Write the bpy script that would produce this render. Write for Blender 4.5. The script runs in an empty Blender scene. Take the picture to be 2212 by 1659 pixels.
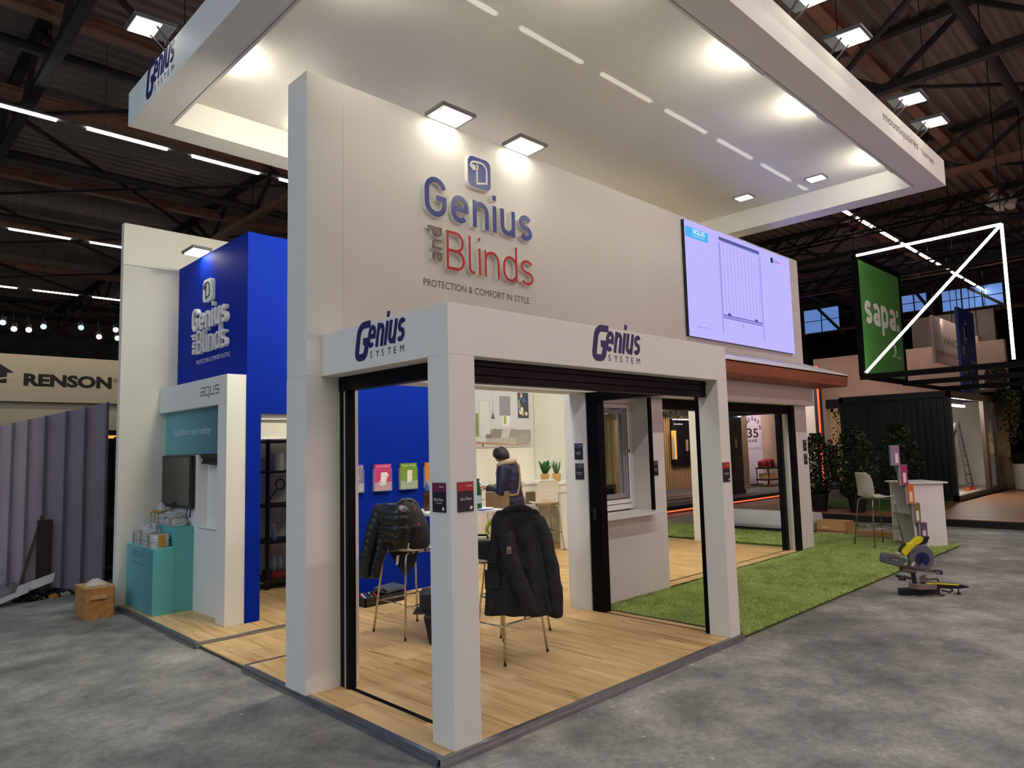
import bpy, bmesh, math, random
import numpy as np
from mathutils import Vector, Matrix, Quaternion
rnd = random.Random(7)
S = bpy.context.scene
COL = S.collection
# ------------------------------------------------------------------ camera
CAM = Vector((-2.483, -3.149, 1.6735))
A_, B_, C_ = math.radians(45.564), math.radians(5.295), math.radians(-1.467)
Fw = Vector((math.cos(B_)*math.cos(A_), math.cos(B_)*math.sin(A_), math.sin(B_)))
r0 = Fw.cross(Vector((0, 0, 1))).normalized(); u0 = r0.cross(Fw)
Rt = r0*math.cos(C_) + u0*math.sin(C_); Up = -r0*math.sin(C_) + u0*math.cos(C_)
cd = bpy.data.cameras.new('camera'); cam = bpy.data.objects.new('camera', cd); COL.objects.link(cam)
cd.sensor_width = 36; cd.lens = 36*1514.8/2212; cd.clip_start = .05; cd.clip_end = 300
M = Matrix((Rt, Up, -Fw)).transposed().to_4x4(); M.translation = CAM
cam.matrix_world = M
S.camera = cam
# ------------------------------------------------------------------ world, exposure, hall lamps out of view
S.view_settings.view_transform = 'Standard'; S.view_settings.look = 'None'
S.view_settings.gamma = 1; S.view_settings.use_curve_mapping = False
S.view_settings.exposure = 0.0
w = bpy.data.worlds.new('world'); S.world = w; w.use_nodes = True
w.node_tree.nodes['Background'].inputs[0].default_value = (.55, .6, .75, 1)
w.node_tree.nodes['Background'].inputs[1].default_value = .05
def area(name, loc, aim, sx, sy, power, col, spread=180):
    l = bpy.data.lights.new(name, 'AREA'); l.shape = 'RECTANGLE'; l.size = sx; l.size_y = sy
    l.energy = power; l.color = col; l.spread = math.radians(spread)
    o = bpy.data.objects.new(name, l); COL.objects.link(o); o.location = loc
    o.rotation_euler = (Vector(aim)-Vector(loc)).to_track_quat('-Z', 'Y').to_euler()
    return o
# strip lamps of the hall ceiling behind the viewer, unseen pink-lit stands, added cool fill
area('hall_strip_lamps', (-9, -4.0, 8), (-9, -4.0, 0), 40, .12, 1000, (1, .95, .9))
area('hall_strip_lamps', (0, -11.8, 8), (0, -11.8, 0), 40, .12, 700, (1, .97, .92))
area('hall_strip_lamps', (-16, 3.84, 8), (-16, 3.84, 0), 25, .12, 600, (.6, .78, 1))
area('hall_strip_lamps', (-20, 11.69, 8), (-20, 11.69, 0), 25, .12, 480, (.6, .78, 1))
area('stand_lamps_across_aisle', (9, -9, 3.2), (5, 0, 1.2), 6, 2.5, 175, (1, .47, .52))
area('cool_fill_left_aisle', (-11, 4, 3.5), (0, 3, 1.6), 6, 2.5, 60, (.42, .6, 1))  # unseen fill added to give the left faces their cool light
# ------------------------------------------------------------------ materials
def lin(c):
    c = c/255
    return c/12.92 if c <= .04045 else ((c+.055)/1.055)**2.4
def rgb(r, g, b): return (lin(r), lin(g), lin(b), 1)
MATS = {}
def mat(name, col, rough=.6, metal=0, var=0, vscale=4, bump=0, bscale=60, emit=0, ecol=None, alpha=1, trans=0, spec=.5, stretch=(1, 1, 1), coat=0):
    if name in MATS: return MATS[name]
    m = bpy.data.materials.new(name); m.use_nodes = True; nt = m.node_tree; N = nt.nodes; L = nt.links
    b = N['Principled BSDF']; c = rgb(*col)
    b.inputs['Base Color'].default_value = c; b.inputs['Roughness'].default_value = rough
    b.inputs['Metallic'].default_value = metal; b.inputs['Specular IOR Level'].default_value = spec
    b.inputs['Alpha'].default_value = alpha; b.inputs['Transmission Weight'].default_value = trans
    b.inputs['Coat Weight'].default_value = coat
    if emit:
        b.inputs['Emission Color'].default_value = rgb(*(ecol or col)); b.inputs['Emission Strength'].default_value = emit
    if var or bump:
        g = N.new('ShaderNodeNewGeometry'); mp = N.new('ShaderNodeMapping'); mp.inputs['Scale'].default_value = stretch
        L.new(g.outputs['Position'], mp.inputs['Vector'])
    if var:
        n = N.new('ShaderNodeTexNoise'); n.inputs['Scale'].default_value = vscale; n.inputs['Detail'].default_value = 6
        n.inputs['Roughness'].default_value = .6
        L.new(mp.outputs[0], n.inputs['Vector'])
        r = N.new('ShaderNodeMapRange'); r.inputs['From Min'].default_value = .25; r.inputs['From Max'].default_value = .75
        r.inputs['To Min'].default_value = 1-var; r.inputs['To Max'].default_value = 1+var
        L.new(n.outputs['Fac'], r.inputs['Value'])
        mx = N.new('ShaderNodeVectorMath'); mx.operation = 'SCALE'; mx.inputs[0].default_value = c[:3]
        L.new(r.outputs[0], mx.inputs['Scale']); L.new(mx.outputs[0], b.inputs['Base Color'])
    if bump:
        n2 = N.new('ShaderNodeTexNoise'); n2.inputs['Scale'].default_value = bscale; n2.inputs['Detail'].default_value = 3
        L.new(mp.outputs[0], n2.inputs['Vector'])
        bp = N.new('ShaderNodeBump'); bp.inputs['Strength'].default_value = bump; bp.inputs['Distance'].default_value = .01
        L.new(n2.outputs['Fac'], bp.inputs['Height']); L.new(bp.outputs[0], b.inputs['Normal'])
    MATS[name] = m
    return m
WHITE = mat('white_panel', (232, 231, 224), .55, var=.02, vscale=1.5, bump=.08, bscale=220, spec=.3)
WHITE2 = mat('white_lacquer', (236, 236, 230), .35)
CREAM = mat('white_wall_paint', (230, 228, 214), .6, var=.02, bump=.05, bscale=200, spec=.3)
BLUE = mat('blue_paint', (6, 40, 152), .6, var=.04, vscale=1.2, bump=.05, bscale=200, spec=.06)
TEAL = mat('teal_paint', (98, 178, 178), .5, var=.03, spec=.35)
BLACK = mat('black_aluminium', (7, 7, 9), .42, var=.1, spec=.12)
BLACKP = mat('black_plastic', (20, 21, 23), .45)
DARK = mat('dark_void', (8, 8, 10), .8)
ALU = mat('brushed_aluminium', (165, 168, 172), .38, 1, var=.12, vscale=14)
CHROME = mat('chrome', (205, 200, 190), .12, 1)
NAVY = mat('navy_vinyl', (24, 26, 92), .45)
GREYINK = mat('grey_print', (88, 82, 80), .6)
REDF = mat('red_letter_face', (196, 28, 38), .35)
BLUEF = mat('blue_letter_face', (30, 44, 138), .3, var=.08)
GREYF = mat('grey_letter_face', (118, 108, 106), .35)
EDGE = mat('white_letter_edge', (240, 238, 232), .4)
PAPER = mat('white_paper', (235, 233, 228), .7)
# ------------------------------------------------------------------ mesh builder
class MB:
    def __init__(s): s.v = []; s.f = []
    def add(s, vs, fs):
        o = len(s.v); s.v += [tuple(p) for p in vs]; s.f += [tuple(i+o for i in q) for q in fs]; return s
    def box(s, x0, y0, z0, x1, y1, z1):
        if x0 > x1: x0, x1 = x1, x0
        if y0 > y1: y0, y1 = y1, y0
        if z0 > z1: z0, z1 = z1, z0
        v = [(x0,y0,z0),(x1,y0,z0),(x1,y1,z0),(x0,y1,z0),(x0,y0,z1),(x1,y0,z1),(x1,y1,z1),(x0,y1,z1)]
        return s.add(v, [(0,3,2,1),(4,5,6,7),(0,1,5,4),(1,2,6,5),(2,3,7,6),(3,0,4,7)])
    def obox(s, c, ux, uy, uz):   # half vectors
        c, ux, uy, uz = map(Vector, (c, ux, uy, uz)); v = []
        for k in (-1, 1):
            for (i, j) in ((-1,-1),(1,-1),(1,1),(-1,1)): v.append(c+ux*i+uy*j+uz*k)
        return s.add(v, [(0,3,2,1),(4,5,6,7),(0,1,5,4),(1,2,6,5),(2,3,7,6),(3,0,4,7)])
    def bar(s, a, b, w, h=None, up=(0,0,1)):
        a, b = Vector(a), Vector(b); d = b-a; h = h or w
        x = d.cross(Vector(up))
        if x.length < 1e-6: x = d.cross(Vector((1,0,0)))
        x.normalize(); y = x.cross(d).normalized()
        return s.obox((a+b)/2, x*w/2, y*h/2, d/2)
    def tube(s, pts, r, n=8, cap=True):
        pts = [Vector(p) for p in pts]; m = len(pts)
        rs = r if isinstance(r, (list, tuple)) else [r]*m
        o = len(s.v); t0 = (pts[1]-pts[0]).normalized()
        ref = Vector((0,0,1)) if abs(t0.z) < .9 else Vector((1,0,0))
        x = t0.cross(ref).normalized(); prev = t0
        for i, p in enumerate(pts):
            t = ((pts[min(i+1,m-1)]-pts[max(i-1,0)])).normalized()
            q = prev.rotation_difference(t); x = q @ x; x = (x-t*x.dot(t)).normalized(); prev = t
            y = t.cross(x)
            for k in range(n):
                a = 2*math.pi*k/n; s.v.append(tuple(p+(x*math.cos(a)+y*math.sin(a))*rs[i]))
        for i in range(m-1):
            for k in range(n):
                k2 = (k+1) % n; s.f.append((o+i*n+k, o+i*n+k2, o+(i+1)*n+k2, o+(i+1)*n+k))
        if cap:
            s.f.append(tuple(o+k for k in reversed(range(n)))); s.f.append(tuple(o+(m-1)*n+k for k in range(n)))
        return s
    def lathe(s, prof, c=(0,0,0), n=16, sx=1, sy=1):
        o = len(s.v); m = len(prof)
        for (r, z) in prof:
            for k in range(n):
                a = 2*math.pi*k/n; s.v.append((c[0]+r*sx*math.cos(a), c[1]+r*sy*math.sin(a), c[2]+z))
        for i in range(m-1):
            for k in range(n):
                k2 = (k+1) % n; s.f.append((o+i*n+k, o+i*n+k2, o+(i+1)*n+k2, o+(i+1)*n+k))
        s.f.append(tuple(o+k for k in reversed(range(n)))); s.f.append(tuple(o+(m-1)*n+k for k in range(n)))
        return s
    def prism(s, poly, fr, d0, d1):   # poly 2d ccw in frame fr=(o,ux,uy), extruded along normal from d0 to d1
        o, ux, uy = map(Vector, fr); n = ux.cross(uy).normalized(); k = len(poly)
        b = [o+ux*p[0]+uy*p[1]+n*d0 for p in poly]; t = [o+ux*p[0]+uy*p[1]+n*d1 for p in poly]
        fs = [tuple(range(k-1, -1, -1)), tuple(range(k, 2*k))]
        fs += [(i, (i+1) % k, k+(i+1) % k, k+i) for i in range(k)]
        return s.add(b+t, fs)
    def ribbon(s, pts, wd, fr, d0, d1, closed=False):
        o, ux, uy = map(Vector, fr); n = ux.cross(uy).normalized()
        P = [Vector((p[0], p[1])) for p in pts]; m = len(P); Lr = []
        for i in range(m):
            if closed: a, b = P[(i-1) % m], P[(i+1) % m]
            else: a, b = P[max(i-1, 0)], P[min(i+1, m-1)]
            t1 = (P[i]-a) if (P[i]-a).length > 1e-9 else (b-P[i]); t2 = (b-P[i]) if (b-P[i]).length > 1e-9 else t1
            t1 = t1.normalized(); t2 = t2.normalized(); n1 = Vector((-t1.y, t1.x)); n2 = Vector((-t2.y, t2.x))
            nn = n1+n2; nn = nn.normalized() if nn.length > 1e-6 else n1
            k = 1/max(.45, nn.dot(n1)); Lr.append((P[i]+nn*wd/2*k, P[i]-nn*wd/2*k))
        ob = len(s.v)
        for (l, r) in Lr:
            for q, d in ((l, d0), (r, d0), (r, d1), (l, d1)): s.v.append(tuple(o+ux*q.x+uy*q.y+n*d))
        for i in range(m if closed else m-1):
            a = ob+4*i; b = ob+4*((i+1) % m)
            for j in range(4):
                j2 = (j+1) % 4; s.f.append((a+j, a+j2, b+j2, b+j))
        if not closed: s.f.append((ob, ob+3, ob+2, ob+1)); e = ob+4*(m-1); s.f.append((e, e+1, e+2, e+3))
        return s
    def loft(s, rings, cap=True):
        o = len(s.v); n = len(rings[0]); m = len(rings)
        for r in rings: s.v += [tuple(p) for p in r]
        for i in range(m-1):
            for k in range(n):
                k2 = (k+1) % n; s.f.append((o+i*n+k, o+i*n+k2, o+(i+1)*n+k2, o+(i+1)*n+k))
        if cap:
            s.f.append(tuple(o+k for k in reversed(range(n)))); s.f.append(tuple(o+(m-1)*n+k for k in range(n)))
        return s
    def grid(s, fn, nu, nv):
        o = len(s.v)
        for i in range(nu+1):
            for j in range(nv+1): s.v.append(tuple(fn(i/nu, j/nv)))
        for i in range(nu):
            for j in range(nv):
                a = o+i*(nv+1)+j; s.f.append((a, a+nv+1, a+nv+2, a+1))
        return s
def mesh_of(mb, name, m, smooth=False, inv=None):
    me = bpy.data.meshes.new(name)
    vs = mb.v if inv is None else [tuple(inv @ Vector(p)) for p in mb.v]
    me.from_pydata(vs, [], mb.f); me.materials.append(m)
    bm = bmesh.new(); bm.from_mesh(me); bmesh.ops.recalc_face_normals(bm, faces=bm.faces)
    if smooth:
        for f in bm.faces: f.smooth = True
    bm.to_mesh(me); bm.free()
    return me
INV = {}
def props(o, label=None, cat=None, group=None, kind=None):
    if label: o['label'] = label
    if cat: o['category'] = cat
    if group: o['group'] = group
    if kind: o['kind'] = kind
    return o
def thing(name, label, cat, loc=(0,0,0), rz=0, group=None, kind=None):
    o = bpy.data.objects.new(name, None); COL.objects.link(o); o.location = loc; o.rotation_euler = (0, 0, rz)
    o.empty_display_size = .1
    INV[o] = (Matrix.Translation(loc) @ Matrix.Rotation(rz, 4, 'Z')).inverted()
    return props(o, label, cat, group, kind)
def root_of(o):
    while o.parent: o = o.parent
    return o
def mods(o, bevel=0, sub=0, solid=0):
    if solid:
        m = o.modifiers.new('solid', 'SOLIDIFY'); m.thickness = solid; m.offset = 0
    if bevel:
        m = o.modifiers.new('bevel', 'BEVEL'); m.width = bevel; m.segments = 2; m.limit_method = 'ANGLE'; m.angle_limit = .7
    if sub:
        m = o.modifiers.new('sub', 'SUBSURF'); m.levels = sub; m.render_levels = sub
    return o
def part(name, mb, m, parent, smooth=False, bevel=0, sub=0, solid=0, local=False, label=None, kind=None):
    rt = root_of(parent); inv = None if local else INV[rt]
    o = bpy.data.objects.new(name, mesh_of(mb, name, m, smooth, inv)); COL.objects.link(o); o.parent = parent
    props(o, label, kind=kind)
    return mods(o, bevel, sub, solid)
def solo(name, mb, m, label, cat, base=None, smooth=False, bevel=0, sub=0, solid=0, group=None, kind=None):
    if base is None:
        xs = [p[0] for p in mb.v]; ys = [p[1] for p in mb.v]; zs = [p[2] for p in mb.v]
        base = ((min(xs)+max(xs))/2, (min(ys)+max(ys))/2, min(zs))
    o = bpy.data.objects.new(name, mesh_of(mb, name, m, smooth, Matrix.Translation(base).inverted())); COL.objects.link(o)
    o.location = base; INV[o] = Matrix.Translation(base).inverted()
    props(o, label, cat, group, kind)
    return mods(o, bevel, sub, solid)
def copy_tree(o, parent=None):
    c = o.copy(); COL.objects.link(c); c.parent = parent
    for ch in list(o.children): copy_tree(ch, c)
    return c
def copy_thing(o, loc, rz, label):
    c = copy_tree(o); c.location = loc; c.rotation_euler = (0, 0, rz); c['label'] = label
    INV[c] = (Matrix.Translation(loc) @ Matrix.Rotation(rz, 4, 'Z')).inverted()
    return c
def sm(n=1): return MB()
# frames
def FR_Y(x, y, z): return ((x, y, z), (1,0,0), (0,0,1))        # on a face looking to -y
def FR_X(x, y, z): return ((x, y, z), (0,-1,0), (0,0,1))       # on a face looking to -x
# ------------------------------------------------------------------ lettering
def txt_mb(s, fr, wd=None, ht=None, d0=.0005, d1=.0015, shear=0, bold=0, anchor='l'):
    cu = bpy.data.curves.new('t', 'FONT'); cu.body = s; cu.shear = shear; cu.offset = bold; cu.resolution_u = 3
    ob = bpy.data.objects.new('t', cu); me = ob.to_mesh()
    P = [v.co.copy() for v in me.vertices]; Fs = [tuple(p.vertices) for p in me.polygons]; ob.to_mesh_clear()
    bpy.data.objects.remove(ob); bpy.data.curves.remove(cu)
    x0 = min(p.x for p in P); x1 = max(p.x for p in P); y0 = min(p.y for p in P); y1 = max(p.y for p in P)
    kx = wd/(x1-x0) if wd else None; ky = ht/(y1-y0) if ht else None
    kx = kx or ky; ky = ky or kx
    off = {'l': 0, 'c': -(x1-x0)*kx/2, 'r': -(x1-x0)*kx}[anchor]
    o, ux, uy = map(Vector, fr); n = ux.cross(uy).normalized()
    mb = MB(); mb.add([o+ux*((p.x-x0)*kx+off)+uy*((p.y-y0)*ky)+n*d1 for p in P], Fs)
    return mb
def arc(cx, cy, rx, ry, a0, a1, n=10):
    return [(cx+rx*math.cos(math.radians(a0+(a1-a0)*i/n)), cy+ry*math.sin(math.radians(a0+(a1-a0)*i/n))) for i in range(n+1)]
XH = .715
def glyph(ch, s):
    """strokes of one letter, cap height 1; returns (list of polylines, width)"""
    i = s/2; X = XH
    if ch == 'G':
        w = .66; r = w/2-i
        return [arc(w/2, 1-i-r, r, r, 12, 180)+arc(w/2, i+r, r, r, 180, 360)+[(w-i, .48), (w*.52, .48)]], w
    if ch == 'e':
        w = .56; r = w/2-i
        return [[(w-i, X*.5-i)]+arc(w/2, X-i-r, r, r, 0, 180)+arc(w/2, i+r, r, r, 180, 318), [(s*.7, X*.5), (w-s*.7, X*.5)]], w
    if ch == 'n':
        w = .54; r = w/2-i
        return [[(i, 0), (i, X)], arc(w/2, X-i-r, r, r, 180, 0)+[(w-i, 0)]], w
    if ch == 'u':
        w = .54; r = w/2-i
        return [[(w-i, 0), (w-i, X)], [(i, X)]+arc(w/2, i+r, r, r, 180, 360)], w
    if ch == 'i':
        w = s; return [[(i, 0), (i, X)], [(i, 1-s*1.05), (i, 1)]], w
    if ch == 'l':
        w = s+.13; r = .13
        return [[(i, 1), (i, i+r)]+arc(i+r, i+r, r, r, 180, 270)+[(w, i)]], w
    if ch == 's':
        w = .5; q = (X-2*i)/4; rx = w/2-i
        return [arc(w/2, X-i-q, rx, q, 28, 270)+arc(w/2, i+q, rx, q, 90, -150)], w
    if ch == 'B':
        w = .6; q = (1-2*i)/4
        return [[(i, 0), (i, 1)], [(i, 1-i)]+arc(w*.52, 1-i-q, w*.44-i, q, 90, -90)+[(s*.8, .5)], [(s*.8, .492)]+arc(w*.54, i+q, w*.46-i, q, 90, -90)+[(s*.8, i)]], w
    if ch == 'd':
        w = .54; r = w/2-i
        return [[(w-i, 0), (w-i, 1)], arc(w/2, X-i-r, r, r, 0, 180)+arc(w/2, i+r, r, r, 180, 360)], w
    if ch == 'p':
        w = .54; r = w/2-i
        return [[(i, -.27), (i, X)], arc(w/2, X-i-r, r, r, 180, 0)+arc(w/2, i+r, r, r, 360, 180)], w
    if ch == 'a':
        w = .52; r = w/2-i; q = (X*.56-2*i)/2
        return [arc(w/2, X-i-r, r, r, 150, 0)+[(w-i, 0)], [(w-i, X*.56-i), (w*.45, X*.56-i)]+arc(w*.45, i+q, w*.45-i, q, 90, 270)+[(w-i, i)]], w
    if ch == ':':
        return [[(i, 0), (i, s*1.3)], [(i, X-s*1.3), (i, X)]], s
    return [], .3
def techno(ch, s):   # thin squared letters of the second brand
    i = s/2; w = .62; X = .7
    if ch == 'a': return [[(i, X-i), (w-i, X-i), (w-i, i), (i, i), (i, X*.5), (w-i, X*.5)]], w
    if ch == 'q': return [[(w-i, -.25), (w-i, X-i), (i, X-i), (i, i), (w-i, i)]], w
    if ch == 'u': return [[(i, X), (i, i), (w-i, i), (w-i, X)]], w
    if ch == 's': return [[(w, X-i), (i, X-i), (i, X*.5), (w-i, X*.5), (w-i, i), (0, i)]], w
    return [], .3
def word_glyphs(word, s, font=glyph, gap=.14):
    out = []; x = 0
    for ch in word:
        st, wd = font(ch, s); out.append((ch, x, st)); x += wd+gap
    return out, x-gap
def stroke_word(word, s, fr, width, cap, d0, d1, font=glyph, gap=.14, shear=0):
    gl, W = word_glyphs(word, s, font, gap); k = width/W; mb = MB()
    for ch, x, st in gl:
        for j, pl in enumerate(st):
            mb.ribbon([((px+x+shear*py)*k, py*cap) for px, py in pl], s*(k*.5+cap*.5), fr, d0, d1+j*.0006)
    return mb
# ================================================================== STRUCTURE
def concrete():
    m = bpy.data.materials.new('worn_concrete'); m.use_nodes = True; nt = m.node_tree; N = nt.nodes; L = nt.links
    b = N['Principled BSDF']; g = N.new('ShaderNodeNewGeometry')
    def noise(sc, det=8, rough=.6, vec=None):
        n = N.new('ShaderNodeTexNoise'); n.inputs['Scale'].default_value = sc; n.inputs['Detail'].default_value = det
        n.inputs['Roughness'].default_value = rough; L.new(vec or g.outputs['Position'], n.inputs['Vector']); return n
    def ramp(src, stops):
        r = N.new('ShaderNodeValToRGB'); e = r.color_ramp.elements
        while len(e) < len(stops): e.new(.5)
        for q, (p, c) in zip(e, stops): q.position = p; q.color = c if len(c) == 4 else (*c, 1)
        L.new(src, r.inputs[0]); return r
    base = ramp(noise(2.0, 10, .7).outputs['Fac'], [(.3, rgb(104, 104, 102)), (.5, rgb(146, 145, 139)), (.7, rgb(186, 184, 174))])
    fine = ramp(noise(30, 8, .8).outputs['Fac'], [(.3, (.62,)*3), (.7, (1.3,)*3)])
    mx = N.new('ShaderNodeMix'); mx.data_type = 'RGBA'; mx.blend_type = 'MULTIPLY'; mx.inputs[0].default_value = 1
    L.new(base.outputs[0], mx.inputs[6]); L.new(fine.outputs[0], mx.inputs[7])
    sp = ramp(noise(16, 3, .5).outputs['Fac'], [(.715, (0,)*3), (.73, (1,)*3)])
    gate = ramp(noise(2.3, 2, .5).outputs['Fac'], [(.45, (0,)*3), (.6, (1,)*3)])
    mm = N.new('ShaderNodeMath'); mm.operation = 'MULTIPLY'; L.new(sp.outputs[0], mm.inputs[0]); L.new(gate.outputs[0], mm.inputs[1])
    mx2 = N.new('ShaderNodeMix'); mx2.data_type = 'RGBA'; L.new(mm.outputs[0], mx2.inputs[0])
    L.new(mx.outputs[2], mx2.inputs[6]); mx2.inputs[7].default_value = rgb(222, 218, 206)
    dk = ramp(noise(.55, 6, .6).outputs['Fac'], [(.36, (.6,)*3), (.56, (1,)*3)])
    mx3 = N.new('ShaderNodeMix'); mx3.data_type = 'RGBA'; mx3.blend_type = 'MULTIPLY'; mx3.inputs[0].default_value = 1
    L.new(mx2.outputs[2], mx3.inputs[6]); L.new(dk.outputs[0], mx3.inputs[7])
    L.new(mx3.outputs[2], b.inputs['Base Color']); b.inputs['Roughness'].default_value = .55
    rr = ramp(noise(5, 5, .6).outputs['Fac'], [(.3, (.42,)*3), (.7, (.7,)*3)]); L.new(rr.outputs[0], b.inputs['Roughness'])
    bp = N.new('ShaderNodeBump'); bp.inputs['Strength'].default_value = .25; bp.inputs['Distance'].default_value = .01
    L.new(noise(60, 4).outputs['Fac'], bp.inputs['Height']); L.new(bp.outputs[0], b.inputs['Normal'])
    return m
fl = solo('floor', MB().box(-40, -40, -.25, 70, 70, -.05), concrete(), 'worn grey concrete hall floor', 'floor', (0, 0, -.25), kind='structure')
def woodmat(name, light, mid, dark, axis='Y'):
    m = bpy.data.materials.new(name); m.use_nodes = True; nt = m.node_tree; N = nt.nodes; L = nt.links
    b = N['Principled BSDF']; g = N.new('ShaderNodeNewGeometry'); oi = N.new('ShaderNodeObjectInfo')
    ad = N.new('ShaderNodeVectorMath'); ad.operation = 'ADD'; L.new(g.outputs['Position'], ad.inputs[0])
    cb = N.new('ShaderNodeCombineXYZ'); mu = N.new('ShaderNodeMath'); mu.operation = 'MULTIPLY'; mu.inputs[1].default_value = 37
    L.new(oi.outputs['Random'], mu.inputs[0]); L.new(mu.outputs[0], cb.inputs[0]); L.new(mu.outputs[0], cb.inputs[1]); L.new(cb.outputs[0], ad.inputs[1])
    mp = N.new('ShaderNodeMapping'); mp.inputs['Scale'].default_value = (12, .8, 12) if axis == 'Y' else (.8, 12, 12) if axis == 'X' else (12, 12, .8)
    L.new(ad.outputs[0], mp.inputs[0])
    n = N.new('ShaderNodeTexNoise'); n.inputs['Scale'].default_value = 1.1; n.inputs['Detail'].default_value = 9; n.inputs['Roughness'].default_value = .62
    n.inputs['Distortion'].default_value = .6
    L.new(mp.outputs[0], n.inputs['Vector'])
    r = N.new('ShaderNodeValToRGB'); e = r.color_ramp.elements; e.new(.5); e.new(.6)
    for q, (p, c) in zip(e, [(.27, dark), (.42, mid), (.56, light), (1, light)]): q.position = p; q.color = rgb(*c)
    L.new(n.outputs['Fac'], r.inputs[0])
    n2 = N.new('ShaderNodeTexNoise'); n2.inputs['Scale'].default_value = 1.6; n2.inputs['Detail'].default_value = 3
    mp2 = N.new('ShaderNodeMapping'); mp2.inputs['Scale'].default_value = (3, .9, 3) if axis == 'Y' else (.9, 3, 3) if axis == 'X' else (3, 3, .9)
    L.new(ad.outputs[0], mp2.inputs[0]); L.new(mp2.outputs[0], n2.inputs['Vector'])
    r2 = N.new('ShaderNodeMapRange'); r2.inputs['From Min'].default_value = .3; r2.inputs['From Max'].default_value = .7
    r2.inputs['To Min'].default_value = .84; r2.inputs['To Max'].default_value = 1.1; L.new(n2.outputs['Fac'], r2.inputs[0])
    r3 = N.new('ShaderNodeMapRange'); r3.inputs['To Min'].default_value = .93; r3.inputs['To Max'].default_value = 1.05; L.new(oi.outputs['Random'], r3.inputs[0])
    m1 = N.new('ShaderNodeMath'); m1.operation = 'MULTIPLY'; L.new(r2.outputs[0], m1.inputs[0]); L.new(r3.outputs[0], m1.inputs[1])
    sc = N.new('ShaderNodeVectorMath'); sc.operation = 'SCALE'; L.new(r.outputs[0], sc.inputs[0]); L.new(m1.outputs[0], sc.inputs['Scale'])
    L.new(sc.outputs[0], b.inputs['Base Color']); b.inputs['Roughness'].default_value = .5; b.inputs['Specular IOR Level'].default_value = .35
    bp = N.new('ShaderNodeBump'); bp.inputs['Strength'].default_value = .12; bp.inputs['Distance'].default_value = .004
    L.new(n.outputs['Fac'], bp.inputs['Height']); L.new(bp.outputs[0], b.inputs['Normal'])
    return m
OAK = woodmat('oak_laminate', (222, 188, 134), (206, 168, 112), (112, 80, 48))
PCACHE = {}
def planks(parent, x0, x1, y0, y1, z, wd=.19, ln=1.3, m=OAK, seed=1, th=.012, along='Y', name='plank'):
    rr = random.Random(seed); a0, a1, b0, b1 = (x0, x1, y0, y1) if along == 'Y' else (y0, y1, x0, x1)
    a = a0
    while a < a1-.01:
        aw = min(wd, a1-a); bpos = b0-rr.choice([0, .25, .45, .65, .85, 1.1])*ln/1.3
        while bpos < b1-.01:
            s, e = max(bpos, b0), min(bpos+ln, b1); bpos += ln
            if e-s < .02: continue
            key = (round(aw, 3), round(e-s, 3), along, m.name, th)
            if key not in PCACHE:
                hx, hy = (aw/2-.0012, (e-s)/2-.0012) if along == 'Y' else ((e-s)/2-.0012, aw/2-.0012)
                PCACHE[key] = mesh_of(MB().box(-hx, -hy, -th, hx, hy, 0), name, m)
            o = bpy.data.objects.new(name, PCACHE[key]); COL.objects.link(o); o.parent = parent
            ca, cb_ = a+aw/2, (s+e)/2
            P = Vector((ca, cb_, z) if along == 'Y' else (cb_, ca, z))
            o.location = INV[root_of(parent)] @ P
        a += wd
BASE = mat('platform_core', (70, 66, 60), .8)
def trim(parent, a, b, out, z=0, name='edge_trim'):
    """aluminium edge profile from a to b (xy), out = outward unit (x,y)"""
    ax, ay = a; bx, by = b; ox, oy = out
    d = Vector((bx-ax, by-ay, 0)).normalized(); o = Vector((ox, oy, 0))
    p0 = Vector((ax, ay, 0)); Lx = Vector((bx-ax, by-ay, 0)).length
    mb = MB()
    c = p0+d*Lx/2
    mb.obox(c-o*.014+Vector((0,0,z+.0015)), d*Lx/2, o*.016, Vector((0,0,.0015)))
    mb.obox(c+o*.0005+Vector((0,0,z-.011)), d*Lx/2, o*.003, Vector((0,0,.0125)))
    mb.obox(c+o*.006+Vector((0,0,(z-.024-.05)/2)), d*Lx/2, o*.008, Vector((0,0,(z-.024+.05)/2)))
    return part(name, mb, ALU, parent)
pf = thing('stand_platform', 'oak plank floor of the exhibition stand with aluminium edge trim', 'platform', (4, 3, -.05))
part('base', MB().box(.01, .01, -.05, 3.38, 2.54, -.0125).box(.95, 1.66, -.05, 8.55, 5.95, -.0125).box(.01, 3.54, -.05, 1.0, 5.95, -.0125), BASE, pf)
planks(pf, .03, 3.37, .03, 1.66, 0, seed=3); planks(pf, .03, .95, 1.66, 2.53, 0, seed=4); planks(pf, .95, 8.55, 1.66, 5.93, 0, seed=5)
planks(pf, .03, .95, 3.56, 5.93, 0, seed=6)
trim(pf, (-.014, 0), (3.385, 0), (0, -1)); trim(pf, (0, .0305), (0, 2.55), (-1, 0)); trim(pf, (.0305, 2.55), (.95, 2.55), (0, 1))
trim(pf, (-.014, 3.53), (.95, 3.53), (0, -1)); trim(pf, (0, 3.5605), (0, 5.95), (-1, 0))
wk = thing('sunken_walkway', 'slightly lower oak plank strip between the two stand platforms', 'platform', (.5, 3.04, -.05))
part('base', MB().box(.03, 2.555, -.05, .95, 3.525, -.0325), BASE, wk)
planks(wk, .035, .95, 2.56, 3.52, -.02, seed=9)
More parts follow.
